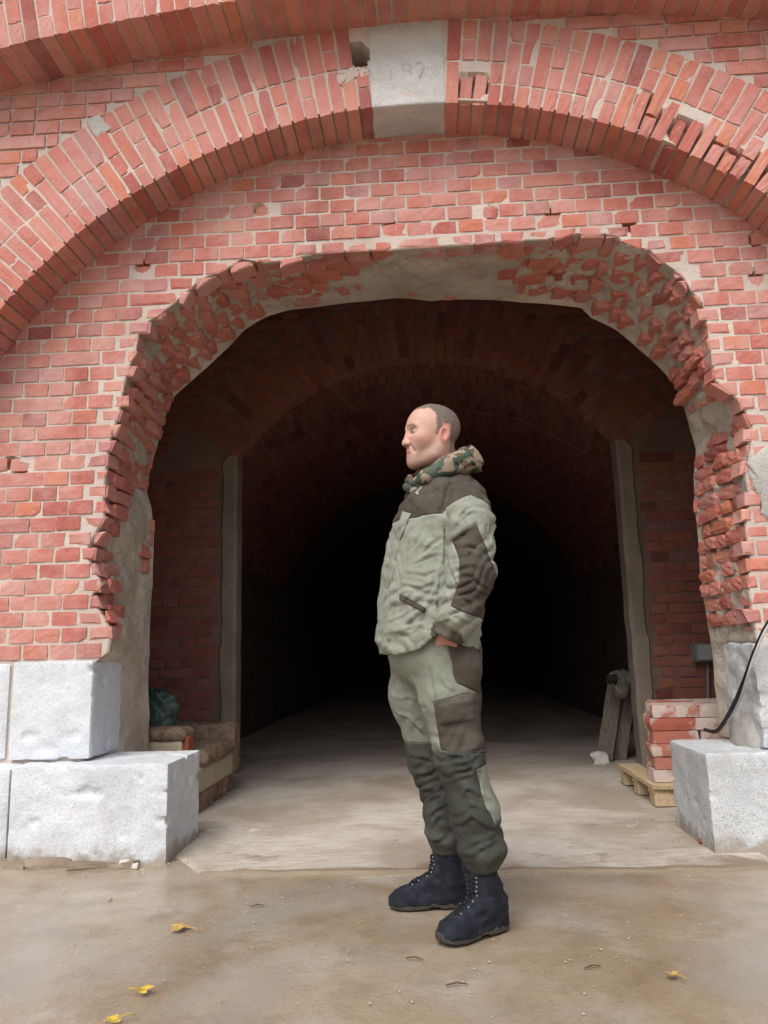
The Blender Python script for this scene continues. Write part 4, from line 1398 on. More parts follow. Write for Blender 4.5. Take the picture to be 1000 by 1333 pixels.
def jacket_sdf(X, Y, Z):
    t_ = torso(X, Y, Z)
    # drape folds of the body: broad slanting ones and creases at the waist
    wz = np.clip((1.26 - Z) / .25, 0, 1)
    n = .010 * folds((X * .9 + Z * .42) * 8, X, Y, Z, 11, 5.0, .9, 4.5, -.35, .4, 2.0) + .010 * folds(Z * 10 - X * 6, X, Y, Z, 14, 6.0, 1.0, 4.5, -.3, .4, 2.0) * wz
    n = n + .013 * folds((X - Z * .6) * 13, X, Y, Z, 17, 8.0, 1.3, 6.0, -.3, .2, 1, True) + .010 * folds(Z * 15 + X * 9, X, Y, Z, 18, 8.0, 1.4, 6.0, -.1, .3, 1, True) + .0018 * ridge(X * 30, Y * 30, Z * 30, 19, 1)
    t_ = t_ - n + .002
    # blouson fullness above the hem
    t_ = t_ - .010 * np.exp(-((Z - .93) / .06)**2)
    t_ = np.maximum(t_, hem(X, Y, Z))
    s = chain(X, Y, Z, slv_n, slv_r, .03)
    ax = .008 * folds(Z * 13 + X * 7, X, Y, Z, 23, 7.0, .8, 5.0, -.5, .3, 1.4) + .013 * folds(Z * 17 - X * 11, X, Y, Z, 29, 9.0, 1.2, 7.0, -.55, .1, 1, True) + .0010 * ridge(X * 30, Y * 30, Z * 30, 28, 1)
    s = s - ax * np.clip((1.41 - Z) / .08, .2, 1) + .004
    s2 = chain(X, Y, Z, slv_f, slv_r, .03) - ax * .6
    cut = lambda P, q: ((X - P[0]) * q[0] + (Y - P[1]) * q[1] + (Z - P[2]) * q[2])
    dn = slv_n[-1] - slv_n[-2]; dn = dn / np.linalg.norm(dn); s = np.maximum(s, cut(slv_n[-1] + dn * .024, dn))
    df = slv_f[-1] - slv_f[-2]; df = df / np.linalg.norm(df); s2 = np.maximum(s2, cut(slv_f[-1] + df * .02, df))
    # gather at the cuff
    cu = np.sqrt((X - slv_n[-1][0])**2 + (Y - slv_n[-1][1])**2 + (Z - slv_n[-1][2])**2)
    d = smin(t_, s, .005) + .007 * np.exp(-((t_ - s) / .007)**2) * (np.minimum(t_, s) > -.012)
    d = smin(d, s2, .02)
    # pocket flap welt on the near side
    return d
V, Q = surfnet(jacket_sdf, (-.26, 2.37, hem_a[2] - .03), (.33, 3.09, jz[-1] + .02), .0054)
V = crease(V, Q, [(1.2, (585, 706), (604, 696), (622, 684)), ((592, 713), (612, 712), (634, 718)), ((588, 728), (612, 722), (638, 730)), ((590, 744), (614, 738), (640, 742)),
    (1.3, (592, 768), (617, 756), (641, 770)), ((594, 778), (618, 768), (640, 779)), ((582, 786), (604, 781), (624, 794)), ((590, 757), (606, 750), (626, 752)),
    (1.2, (584, 735), (594, 760), (590, 786)), (1.1, (568, 812), (595, 804), (620, 816)), ((575, 803), (598, 797), (618, 803)),
    (1.6, (581, 656), (581, 690), (580, 722), (576, 752)), ((574, 735), (572, 768), (558, 792)), ((581, 748), (577, 776), (564, 797)), ((568, 730), (566, 758), (552, 785)),
    ((562, 698), (548, 717)), ((577, 700), (560, 711), (544, 727)), ((528, 746), (553, 750), (574, 742)), ((522, 762), (548, 767), (569, 758)), ((540, 735), (556, 727), (572, 722)),
    ((520, 690), (508, 752), (502, 818)), ((514, 715), (521, 758)), (1.3, (528, 816), (544, 802), (561, 790)), ((500, 828), (530, 820), (560, 814)), ((505, 812), (524, 805), (540, 792)),
    ((590, 692), (600, 673), (617, 656)), ((626, 660), (633, 690), (641, 716)), ((596, 684), (610, 670), (622, 668)), ((536, 690), (530, 720), (527, 745)), ((552, 684), (547, 700), (536, 716)),
    ((510, 790), (520, 776), (530, 772)), ((536, 826), (548, 818), (562, 822))], jacket_sdf, .0060, .0048)
me = np_mesh('jacket', V, Q, MAT['jacket'])
x, y, z = V.T
zz = lambda px, py, Y=MY: atY(px, py, Y).z
wob = .004 * vnoise(x * 30, y * 30, z * 30, 5)
# yoke over chest and shoulders (level seam), sleeve caps, elbow patches, cuff tabs
yoke = zz(560, 682) - z + wob
sleeve_n = (chain(x, y, z, slv_n, slv_r, .03) < torso(x, y, z) + .004) & (y < MY)
sleeve_f = (chain(x, y, z, slv_f, slv_r, .03) < torso(x, y, z) + .004) & (y > MY)
xs = x - atY(613, 660, 2.52).x
cap = zz(613, 644, 2.5) - z - .42 * np.abs(xs) + wob
cap2 = zz(575, 650, 2.9) - z + wob
elb = poly_sd(x, z, wpoly([(587, 700), (600, 692), (619, 683), (630, 706), (641, 735), (649, 750), (641, 782), (630, 806), (610, 801), (586, 790), (596, 760), (598, 735), (592, 712)], 2.47)) + wob * .6
tab = poly_sd(x, z, wpoly([(562, 812), (575, 812), (600, 826), (606, 840), (580, 845), (560, 828)], 2.48))
pn = np.where(sleeve_n, np.minimum(np.minimum(cap, elb), tab), np.where(sleeve_f, cap2, yoke))
attr(me, 'patch0', pn)
jac = link('jacket', me, man)
# placket, collar flap, pocket welt, hem cord
def strip_mesh(name, pts, wid, nrm, thick, mat, parent):
    """a soft strap following points, wid along the second vector of each point"""
    vs, fs = [], []
    for i, (p, w) in enumerate(zip(pts, wid)):
        p = Vector(p); w = Vector(w); n = Vector(nrm).normalized() * thick
        vs += [p - w, p - w * .9 + n, p + w * .9 + n, p + w]
    for i in range(len(pts) - 1):
        for k in range(3): fs.append((4 * i + k, 4 * i + k + 1, 4 * i + k + 5, 4 * i + k + 4))
    return MB().add(vs, fs).build(name, mat, parent, True)
def patch_on(name, poly, sdf, mat, parent, off=.004, nu=14, nv=10, puff=.004):
    """a sewn-on panel that follows the garment: quad corners a, b, c, d in the garment's side view"""
    a, b, c, d = [np.array(p, float) for p in poly]
    vs, fs = [], []
    for j in range(nv + 1):
        for i in range(nu + 1):
            u, v = i / nu, j / nv
            q = (a * (1 - u) + b * u) * (1 - v) + (d * (1 - u) + c * u) * v
            p = on_surface(q[0], q[1], sdf)
            e = min(u, 1 - u, v, 1 - v)
            p.y -= (off + puff * min(1, e * 6)) if e > 0 else -.001
            vs.append(p)
    for j in range(nv):
        for i in range(nu):
            k = j * (nu + 1) + i; fs.append((k, k + 1, k + nu + 2, k + nu + 1))
    return MB().add(vs, fs).build(name, mat, parent, True)
patch_on('pocket_welt', [(521, 772), (556, 792), (553, 799), (519, 780)], jacket_sdf, MAT['brown_cloth'], jac, .008)
patch_on('placket', [(524, 665), (536, 668), (520, 706), (512, 700)], jacket_sdf, MAT['flap'], jac, .006, puff=.006)
patch_on('placket', [(512, 702), (521, 706), (508, 770), (500, 765)], jacket_sdf, MAT['flap'], jac, .004, puff=.005)
# collar standing up at the throat with its snap flap
cpts = [A3(534, 640, 2.66), A3(530, 632, 2.70), A3(531, 630, 2.76)]
mb = MB(); mb.tube([A3(545, 640, 2.635), A3(536, 638, 2.66), A3(530, 634, 2.70), A3(532, 632, 2.75), A3(545, 630, 2.80)], [.012, .016, .017, .016, .012], 10)
mb.tube([A3(548, 632, 2.635), A3(538, 628, 2.66), A3(532, 625, 2.70), A3(534, 622, 2.75), A3(548, 622, 2.80)], [.010, .014, .015, .014, .010], 10)
mb.build('collar', MAT['camo'], jac, True)
fl = MB().add([A3(533, 646, 2.640), A3(541, 640, 2.620), A3(549, 632, 2.612), A3(550, 642, 2.606), A3(543, 648, 2.608), A3(534, 652, 2.630),
               A3(533, 646, 2.650), A3(541, 640, 2.632), A3(549, 632, 2.624), A3(550, 642, 2.618), A3(543, 648, 2.620), A3(534, 652, 2.642)],
              [(0, 1, 4, 5), (1, 2, 3, 4), (7, 6, 11, 10), (8, 7, 10, 9), (0, 6, 7, 1), (1, 7, 8, 2), (2, 8, 9, 3), (3, 9, 10, 4), (4, 10, 11, 5), (5, 11, 6, 0)]).build('collar_flap', MAT['flap'], jac)
bs = bmesh.new(); bmesh.ops.create_uvsphere(bs, u_segments=10, v_segments=6, radius=.0055)
meb = bpy.data.meshes.new('snap'); bs.to_mesh(meb); bs.free(); meb.materials.append(MAT['hook'])
put('snap_button', meb, fl, Matrix.Translation(A3(544, 643, 2.610)) @ Matrix.Diagonal((1, .5, 1, 1)))
# ---- hood lying on the shoulders
hp = [A3(538, 629, 2.655), A3(555, 620, 2.622), A3(580, 607, 2.618), A3(601, 601, 2.650), A3(611, 598, 2.715), A3(604, 596, 2.79), A3(585, 600, 2.835), A3(558, 612, 2.83), A3(540, 624, 2.79)]
hr = [.019, .027, .034, .038, .042, .038, .034, .027, .020]
def hood_sdf(X, Y, Z):
    d = chain(X, Y, Z, hp, hr, .02)
    d = smin(d, cone(X, Y, Z, A3(598, 606, 2.66), A3(616, 605, 2.70), .028, .026), .02)
    d = smin(d, cone(X, Y, Z, A3(616, 605, 2.70), A3(612, 604, 2.78), .026, .024), .02)
    return d - .012 * folds(X * 9 + Z * 14, X, Y, Z, 31, 9.0, 1.0) - .009 * folds(Z * 26 - X * 9 + Y * 8, X, Y, Z, 33, 12.0, 1.0, 8.0) + .004
V, Q = surfnet(hood_sdf, (-.15, 2.53, HC[2] - .26), (.26, 2.92, HC[2] + .02), .0062)
link('hood', np_mesh('hood', V, Q, MAT['camo']), man)

# ---- trousers
ln = [A3(587, 858, 2.645), A3(585, 905, 2.628), A3(598, 985, 2.612), A3(619, 1060, 2.615), A3(627, 1100, 2.622), A3(627, 1121, 2.625)]
lr = [.105, .098, .078, .077, .066, .058]
lf = [A3(548, 858, 2.815), A3(545, 905, 2.825), A3(562, 985, 2.840), A3(579, 1050, 2.862), A3(583, 1084, 2.866), A3(583, 1099, 2.868)]
lrf = [.108, .102, .079, .073, .066, .058]
pelz = A3(565, 850, MY)
def trousers_sdf(X, Y, Z):
    p = ellip(X, Y, Z, (pelz[0], MY, pelz[2] + .02), (.160, .178, .15))
    fz = np.clip((.66 - Z) / .2, 0, 1)
    fold = .009 * folds(Z * 10.5 + X * 6, X, Y, Z, 41, 6.0, .9, 4.5, -.45, .35, 1.5) * fz + .012 * folds(Z * 14 - X * 10, X, Y, Z, 47, 8.0, 1.3, 6.0, -.4, .2, 1, True) * (.35 + .65 * fz)
    fold = fold + .014 * folds((X + Z * .45) * 9, X, Y, Z, 51, 5.0, .8) * (1 - fz) + .0015 * ridge(X * 30, Y * 30, Z * 30, 53, 1) - .005
    a = chain(X, Y, Z, ln, lr, .04) - fold
    b = chain(X, Y, Z, lf, lrf, .04) - fold
    # bloused hems
    hn, hf = ln[-1][2], lf[-1][2]
    a = a - .008 * np.exp(-((Z - hn - .030) / .024)**2); b = b - .007 * np.exp(-((Z - hf - .032) / .026)**2)
    tilt = .10 * (X - ln[-1][0])
    a = np.maximum(a, hn - .028 + .004 * vnoise(X * 60, Y * 60, Z * 0, 3) - Z); b = np.maximum(b, hf - .026 - Z)
    d = smin(smin(p, a, .05), smin(p, b, .05), .012)
    # the hand makes the hip pocket bulge
    d = smin(d, ellip(X, Y, Z, A3(609, 870, 2.566), (.048, .050, .075)), .02)
    d = np.maximum(d, Z - (pelz[2] + .055))
    return d
V, Q = surfnet(trousers_sdf, (-.20, 2.46, ln[-1][2] - .06), (.32, 3.02, pelz[2] + .08), .0058)
V = crease(V, Q, [((530, 878), (545, 905), (553, 934)), ((504, 906), (532, 911), (555, 921)), ((508, 925), (530, 935), (550, 955)), ((540, 945), (556, 960)),
    (1.2, (574, 980), (600, 987), (622, 976)), ((580, 1000), (604, 996), (626, 985)), ((576, 1020), (600, 1016), (622, 1006)), ((590, 1008), (612, 1002), (626, 1004)),
    ((534, 986), (550, 988), (564, 994)), (1.3, (546, 1036), (570, 1022)), ((551, 1048), (576, 1036)), ((542, 1010), (560, 1008), (574, 1000)),
    (1.2, (580, 1040), (610, 1030), (640, 1046)), ((588, 1062), (615, 1052), (640, 1062)), (1.2, (592, 1078), (615, 1067), (648, 1082)), ((602, 1110), (622, 1099), (648, 1086)), (1.3, (606, 1117), (628, 1108), (644, 1098)),
    ((557, 1086), (573, 1066), (585, 1056)), ((560, 1100), (585, 1090)), ((556, 1068), (570, 1056), (580, 1050)), ((570, 880), (578, 895), (590, 902)), ((560, 870), (562, 890), (566, 910))], trousers_sdf, .0068, .0052)
me = np_mesh('trousers', V, Q, MAT['trousers'])
x, y, z = V.T
dA, dB = chain(x, y, z, ln, lr, .04), chain(x, y, z, lf, lrf, .04)
near = dA < dB
wob = .003 * vnoise(x * 30, y * 30, z * 30, 5)
hipp = poly_sd(x, z, wpoly([(582, 838), (632, 838), (634, 905), (622, 902), (593, 890), (588, 862)], 2.54))
cargo = poly_sd(x, z, wpoly([(564, 916), (600, 906), (634, 902), (640, 985), (574, 978), (569, 945)], 2.52))
p0 = np.where(near & (y < ln[2][1] + .03), np.minimum(hipp, cargo), .05) + wob
kn_line = z - np.where(near, zz(575, 978, 2.55), zz(540, 966, 2.80))
strip_ = poly_sd(x, z, wpoly([(620, 1002), (636, 998), (652, 1040), (664, 1072), (645, 1074), (632, 1050)], 2.53))
p1 = np.where(near, np.maximum(kn_line, -np.where(y < ln[3][1] + .05, strip_, .05)), kn_line) + wob
attr(me, 'patch0', p0); attr(me, 'patch1', p1)
tro = link('trousers', me, man)
patch_on('cargo_pocket', [(566, 917), (618, 904), (622, 938), (570, 946)], trousers_sdf, MAT['brown_cloth'], tro, .007, puff=.008)

# ---- boots
def make_boot(heel, toe, ankle, top_r, seed):
    heel, toe = np.array(heel, float), np.array(toe, float)
    f = toe - heel; L = np.linalg.norm(f); f /= L; l = np.array([-f[1], f[0], 0]); o = heel
    loc = lambda X, Y, Z: ((X - o[0]) * f[0] + (Y - o[1]) * f[1], (X - o[0]) * l[0] + (Y - o[1]) * l[1], Z)
    an = loc(ankle[0], ankle[1], ankle[2])
    def half_w(u): return np.interp(u / L, [0, .06, .2, .45, .72, .9, 1.0], [.022, .034, .038, .037, .047, .040, .016])
    def sole(X, Y, Z):
        u, v, w = loc(X, Y, Z)
        d = np.maximum(np.abs(v) - half_w(u) - .003, np.maximum(-u, u - L))
        lift = .010 * np.clip((u / L - .75) / .25, 0, 1)**2
        tr = .003 * np.sign(np.sin(u * 2 * math.pi / .022)) * (w < .010)
        return np.maximum(d, np.maximum(w - .026 - lift, .001 + lift - w + tr * 0 + np.where(np.abs(u / L - .42) < .07, .006, 0)))
    def upper(X, Y, Z):
        u, v, w = loc(X, Y, Z)
        h = np.interp(u / L, [0, .1, .3, .45, .6, .75, .9, 1.0], [.10, .12, .13, .115, .090, .070, .058, .035])
        hw = half_w(u) + .002
        k = (np.abs(v / hw)**2.4 + np.abs(np.maximum(w - .02, 0) / np.maximum(h - .02, .01))**2.2)**(1 / 2.3)
        d = (k - 1) * np.minimum(hw, h)
        d = np.maximum(d, np.maximum(.004 - u, u - L + .004)); d = np.maximum(d, .018 - w)
        s = cone(u, v, w, (L * .20, 0, .08), (an[0], an[1], an[2] + .03), .046, top_r)
        d = smin(d, s, .03)
        d = d - .0028 * ridge(u * 14, v * 14, w * 34, seed) - .0015 * ridge(u * 50, v * 50, w * 50, seed + 3)
        return np.maximum(d, w - an[2] - .045)
    lo = np.minimum(np.minimum(heel, toe), ankle) - .09; hi = np.maximum(np.maximum(heel, toe), ankle) + .09; lo[2] = -.01; hi[2] = ankle[2] + .06
    b = empty('boot', tuple(heel))
    b.parent = man; b.location = Vector(heel) - man.location
    V, Q = surfnet(upper, lo, hi, .0055)
    up = link('upper', np_mesh('upper', V, Q, MAT['boot']), b)
    V, Q = surfnet(sole, lo, np.array([hi[0], hi[1], .06]), .0048)
    link('sole', np_mesh('sole', V, Q, MAT['sole']), b)
    # lacing up the front: hooks in pairs with laces between
    bs = bmesh.new(); bmesh.ops.create_uvsphere(bs, u_segments=8, v_segments=6, radius=.0030)
    mh = bpy.data.meshes.new('hook'); bs.to_mesh(mh); bs.free(); mh.materials.append(MAT['hook'])
    lacem = MB(); prev = None
    n = 8
    for k in range(n):
        q = k / (n - 1)
        # march from the front towards the boot
        w = .078 + q * (an[2] + .005 - .078)
        pair = []
        for s in (-1, 1):
            v = s * .019
            us = np.linspace(L * 1.0, 0, 160)
            P = o[None, :] * [1, 1, 0] + us[:, None] * f + v * l; P[:, 2] = w
            d = upper(P[:, 0], P[:, 1], P[:, 2]); j = int(np.argmax(d < 0))
            p = Vector(P[j]) + Vector(f) * .001 + Vector((0, 0, .001))
            pair.append(p); put('lace_hook', mh, up, Matrix.Translation(p))
        lacem.tube([pair[0] + Vector(f) * .002, (pair[0] + pair[1]) / 2 + Vector(f) * .010, pair[1] + Vector(f) * .002], .0022, 5)
        if prev:
            lacem.tube([prev[0], (prev[0] + pair[1]) / 2 + Vector(f) * .012, pair[1]], .0022, 5); lacem.tube([prev[1], (prev[1] + pair[0]) / 2 + Vector(f) * .012, pair[0]], .0022, 5)
        prev = pair
    lacem.build('lace', MAT['lace'], up, True)
    return b
make_boot((atZ(655, 1210).x + .005, 2.668, 0), (atZ(574, 1230).x - .005, 2.515, 0), A3(622, 1140, 2.628), .050, 61)
make_boot((.095, 2.882, 0), (atZ(506, 1182).x, 2.858, 0), A3(583, 1116, 2.872), .052, 67)
# ------------------------------------------------------------------ things in and around the passage
def noise_mat(name, a, b, scale=8, rough=.85, bump=.4, dist=.01, spots=None, spec=.25):
    t = NT(name); P = t.coord('World')
    n1 = t.noise(P, scale, 4, .6); n2 = t.noise(P, scale * 7, 3, .6)
    c = t.mix(t.rng(n1, .35, .65), a, b)
    if spots: c = t.mix(t.rng(n2, .5, .65, 0, .8), c, spots)
    return t.fin(c, rough, t.bump(t.math('ADD', n1, t.math('MULTIPLY', n2, .5)), bump, dist), spec)
MAT['plush'] = noise_mat('worn_plush', (.20, .13, .09), (.36, .27, .20), 26, .95, .8, .02, (.10, .055, .035))
MAT['sofa_cream'] = noise_mat('cream_leatherette', (.46, .39, .28), (.56, .49, .37), 5, .6, .2)
MAT['sofa_skirt'] = noise_mat('torn_skirt', (.20, .12, .09), (.40, .30, .22), 14, .95, .8, .02, (.30, .09, .06))
MAT['red_wood'] = noise_mat('red_wood', (.32, .08, .05), (.40, .12, .07), 12, .5)
MAT['tarp'] = noise_mat('green_tarp', (.020, .045, .040), (.045, .080, .070), 10, .45, .3, .01, None, .45)
def wood_mat(name, a, b, sc=(1, 8, 8)):
    t = NT(name); P = t.coord('World')
    mp = t.node('ShaderNodeMapping'); t.l.new(P, mp.inputs[0]); mp.inputs['Scale'].default_value = sc
    n1 = t.noise(mp.outputs[0], 9, 5, .6, .4); n2 = t.noise(P, 40, 3, .6)
    c = t.mix(t.rng(n1, .32, .68), a, b); c = t.mix(t.rng(n2, .55, .75, 0, .4), c, tuple(v * .5 for v in a))
    return t.fin(c, .8, t.bump(n1, .4, .01), .25)
MAT['pine'] = wood_mat('pallet_pine', (.44, .32, .19), (.58, .46, .30), (8, 1, 8))
MAT['old_wood'] = wood_mat('old_plank', (.10, .082, .065), (.19, .16, .13), (8, 8, 1))
MAT['rag'] = noise_mat('grey_rag', (.10, .09, .075), (.20, .18, .15), 16, .95, .8, .02)
MAT['dark_rag'] = noise_mat('dark_cloth', (.012, .012, .013), (.03, .028, .026), 16, .9, .6, .02)
MAT['cable_black'] = noise_mat('black_cable', (.012, .012, .013), (.025, .025, .025), 30, .5, .1)
MAT['cable_grey'] = noise_mat('grey_cable', (.42, .42, .42), (.55, .55, .55), 30, .5, .1)
MAT['box_grey'] = noise_mat('grey_enamel', (.16, .17, .18), (.22, .23, .24), 12, .5, .1)
MAT['leaf'] = noise_mat('yellow_leaf', (.52, .35, .04), (.64, .48, .10), 60, .6, .3, .004, (.42, .24, .03))
MAT['leaf_dry'] = noise_mat('dry_leaf', (.46, .30, .08), (.60, .44, .16), 60, .7, .3, .004, (.25, .14, .05))
MAT['twig'] = noise_mat('twig', (.08, .05, .03), (.15, .10, .06), 40, .9, .3)
MAT['pale_stone'] = noise_mat('pale_stone', (.50, .47, .42), (.62, .59, .54), 20, .9, .6, .01)

def soft_box(lo, hi, r, h=.012, fold=None, seed=0):
    lo, hi = np.array(lo, float), np.array(hi, float); c, hs = (lo + hi) / 2, (hi - lo) / 2
    def f(X, Y, Z):
        q = [np.abs(A - c[i]) - hs[i] + r for i, A in enumerate((X, Y, Z))]
        d = np.sqrt(sum(np.maximum(a, 0)**2 for a in q)) + np.minimum(np.maximum(np.maximum(q[0], q[1]), q[2]), 0) - r
        if fold: d = d + fold * fbm(X * 9, Y * 9, Z * 9, 3, seed)
        return d
    return surfnet(f, lo - .03, hi + .03, h)
def soft(name, lo, hi, r, mat, parent, **kw):
    V, Q = soft_box(lo, hi, r, **kw)
    return link(name, np_mesh(name, V, Q, mat), parent)
# ---- sofa by the left inner pier, facing into the passage
sf = empty('sofa', (-1.75, 4.8, 0))
tag(sf, 'low worn sofa with brown plush cushions and cream panels behind the left plinth', 'sofa')
SZs = .300; SXf = -1.315
soft('base_panel', (-2.25, 4.36, .115), (SXf - .005, 5.24, SZs - .045), .012, MAT['sofa_cream'], sf, seed=1)
soft('skirt', (-2.2, 4.38, .0), (SXf - .02, 5.22, .118), .015, MAT['sofa_skirt'], sf, fold=.012, seed=2)
soft('seat_cushion', (-2.2, 4.44, SZs - .055), (SXf + .030, 5.14, SZs + .045), .045, MAT['plush'], sf, fold=.010, seed=3)
zf = atY(300, 938, 5.3).z
soft('armrest', (-2.2, 5.13, .10), (SXf + .012, 5.32, zf), .05, MAT['plush'], sf, fold=.008, seed=4)
zn = atY(225, 946, 4.36).z
ar = soft('armrest', (-2.2, 4.27, zn - .075), (atY(243, 955, 4.3).x, 4.45, zn), .035, MAT['plush'], sf, fold=.008, seed=5)
soft('arm_panel', (-2.2, 4.285, .10), (atY(240, 955, 4.3).x - .01, 4.43, zn - .07), .012, MAT['sofa_cream'], sf, seed=6)
soft('arm_facing', (atY(240, 955, 4.3).x - .012, 4.31, .14), (atY(241, 955, 4.3).x + .016, 4.41, zn - .045), .012, MAT['red_wood'], sf, seed=7)
soft('backrest', (-2.40, 4.3, .1), (-2.15, 5.3, zf + .16), .06, MAT['plush'], sf, fold=.01, seed=8)
# ---- crumpled tarpaulin on it
tp = A3(200, 932, 4.62)
def tarp(X, Y, Z):
    d = ellip(X, Y, Z, (tp[0] - .04, 4.60, zn - .02), (.19, .16, .20))
    d = smin(d, ellip(X, Y, Z, (tp[0] - .20, 4.66, zn + .03), (.2, .2, .22)), .05)
    d = d - .05 * folds((X + Y + Z * .6) * 5.5, X, Y, Z, 71, 5, 1.0) - .02 * folds((X - Z) * 14, X, Y, Z, 73, 8, 1.0)
    return np.maximum(d, SZs + .04 - Z)
V, Q = surfnet(tarp, (tp[0] - .5, 4.35, SZs), (tp[0] + .3, 5.0, zn + .35), .012)
o = link('tarpaulin', np_mesh('tarpaulin', V, Q, MAT['tarp'])); tag(o, 'crumpled dark green tarpaulin heaped on the sofa', 'tarpaulin')
# ---- pallet with stacked bricks
pa = empty('pallet', (1.6, 4.8, 0)); tag(pa, 'pale wooden pallet under the brick stack at the right', 'pallet')
PX0 = 1.165
def plank(name, lo, hi, mat, parent, seed=0, rot=0.0):
    rr = random.Random(seed)
    c = [(a + b) / 2 for a, b in zip(lo, hi)]; s = [b - a for a, b in zip(lo, hi)]
    bm = bmesh.new(); bmesh.ops.create_cube(bm, size=1)
    bmesh.ops.bevel(bm, geom=bm.edges[:], offset=.03, segments=1, affect='EDGES')
    ax = s.index(max(s))
    for v in bm.verts:
        v.co += Vector((rr.uniform(-.02, .02), rr.uniform(-.02, .02), rr.uniform(-.02, .02))) * (.4)
        v.co = Vector((v.co.x * s[0], v.co.y * s[1], v.co.z * s[2]))
    me = bpy.data.meshes.new(name); bm.to_mesh(me); bm.free(); me.materials.append(mat)
    return put(name, me, parent, Matrix.Translation(c) @ Matrix.Rotation(rot, 4, 'Z'))
for i in range(5):
    plank('deck_board', (PX0 + i * .22, 4.42, .102), (PX0 + .135 + i * .22, 5.22, .126), MAT['pine'], pa, 10 + i)
for y in (4.44, 4.78, 5.10):
    plank('bearer', (PX0 + .008, y, .080), (PX0 + 1.01, y + .09, .100), MAT['pine'], pa, int(y * 100))
    for x in (PX0 + .012, PX0 + .45, PX0 + .88): plank('block', (x, y - .004, .012), (x + .12, y + .10, .079), MAT['pine'], pa, int((x + y) * 100))
SBM = []
for k in range(10):
    rr = random.Random(300 + k)
    bm = bmesh.new(); bmesh.ops.create_cube(bm, size=1); bmesh.ops.subdivide_edges(bm, edges=bm.edges[:], cuts=1, use_grid_fill=True)
    for v in bm.verts:
        n = sum(abs(c) > .49 for c in v.co)
        if n >= 2: v.co *= rr.uniform(.95, 1.0)
        v.co += Vector((rr.uniform(-1, 1), rr.uniform(-1, 1), rr.uniform(-1, 1))) * .012
    me = bpy.data.meshes.new('loose_brick'); bm.to_mesh(me); bm.free(); me.materials.append(None); SBM.append(me)
def limed_brick():
    t = NT('limed_brick'); P = t.coord('World')
    oi = t.node('ShaderNodeObjectInfo').outputs['Random']
    c = t.ramp(oi, [(0, (.38, .105, .07)), (.3, (.44, .19, .14)), (.6, (.36, .13, .095)), (.8, (.48, .29, .24)), (1, (.40, .14, .095))])
    mp = t.node('ShaderNodeMapping'); t.l.new(P, mp.inputs[0]); mp.inputs['Scale'].default_value = (1, 1, .8)
    n1 = t.noise(mp.outputs[0], 9, 3, .55, .2); n2 = t.noise(P, 60, 3, .6)
    f = t.math('ADD', n1, t.math('MULTIPLY', t.math('FRACT', t.math('MULTIPLY', oi, 9.7)), .28))
    c = t.mix(t.rng(f, .62, .70, 0, .85), c, (.58, .50, .45))
    c = t.mix(t.rng(n2, .55, .75, 0, .4), c, (.2, .08, .06))
    return t.fin(c, .9, t.bump(t.math('ADD', n1, n2), .5, .006), .2)
MAT['limed'] = limed_brick()
for me in SBM: me.materials[0] = MAT['limed']
sx0 = atY(843, 960, 4.47).x
zb = .128; course = .0685
rr = random.Random(5)
for k in range(6):
    along = k % 2 == 0
    for j in range(4):
        for i in range(2):
            if j in (1, 2) and k < 5 and i == 1: continue
            x = sx0 + .125 + i * .258 + rr.uniform(-.010, .010) + (.02 if k % 2 else 0); y = 4.53 + j * .128 + rr.uniform(-.006, .006); x += (y - 4.47) * .27
            o = put('loose_brick', rr.choice(SBM), None, Matrix.Translation((x, y, zb + course * (k + .5))) @ Matrix.Rotation(-.16 * 0 + rr.uniform(-.03, .03), 4, 'Z') @ Matrix.Diagonal((.25, .12, .0665, 1)))
            ORD = ('bottom', 'second', 'third', 'fourth', 'fifth', 'top')
            ROW = ('front row', 'second row back', 'third row back', 'rearmost row')
            tag(o, 'loose lime-marked brick on the pallet, %s course, %s, %s one' % (ORD[k], ROW[j], ('left', 'right')[i]), 'brick', 'bricks stacked on the pallet')
# ---- boards leaning in the tunnel mouth with a rag over them
def leaning(foot, head, w, th, label, seed):
    a, b = Vector(foot), Vector(head); d = (b - a); L = d.length; d.normalize()
    side = Vector((0.93, -0.36, 0)); side = (side - d * side.dot(d)).normalized(); n = d.cross(side)
    rr = random.Random(seed); vs = []
    m_ = 8
    for i in range(m_ + 1):
        p = a + d * L * i / m_
        e = rr.uniform(-.003, .003); f = rr.uniform(-.003, .003)
        vs += [p - side * (w / 2 + e) - n * th / 2, p + side * (w / 2 + f) - n * th / 2, p + side * (w / 2 + f) + n * th / 2, p - side * (w / 2 + e) + n * th / 2]
    fs = [(0, 1, 2, 3), (4 * m_ + 3, 4 * m_ + 2, 4 * m_ + 1, 4 * m_)]
    for i in range(m_):
        for k in range(4): fs.append((4 * i + k, 4 * i + (k + 1) % 4, 4 * i + 4 + (k + 1) % 4, 4 * i + 4 + k))
    o = MB().add(vs, fs).build('leaning_board', MAT['old_wood']); tag(o, label, 'board', 'boards leaning in the tunnel')
f1, f2 = atZ(787, 992), atZ(800, 990)
leaning(f1 + Vector((0, 0, .01)), atY(803, 884, f1.y + .10), .12, .03, 'old board leaning steeply by the right pier, the one nearer the tunnel middle', 1)
leaning(f2 + Vector((.01, 0, .01)), atY(816, 886, f2.y + .02), .16, .03, 'wider old board leaning close against the right pier under a rag', 2)
rg = A3(812, 886, 6.0)
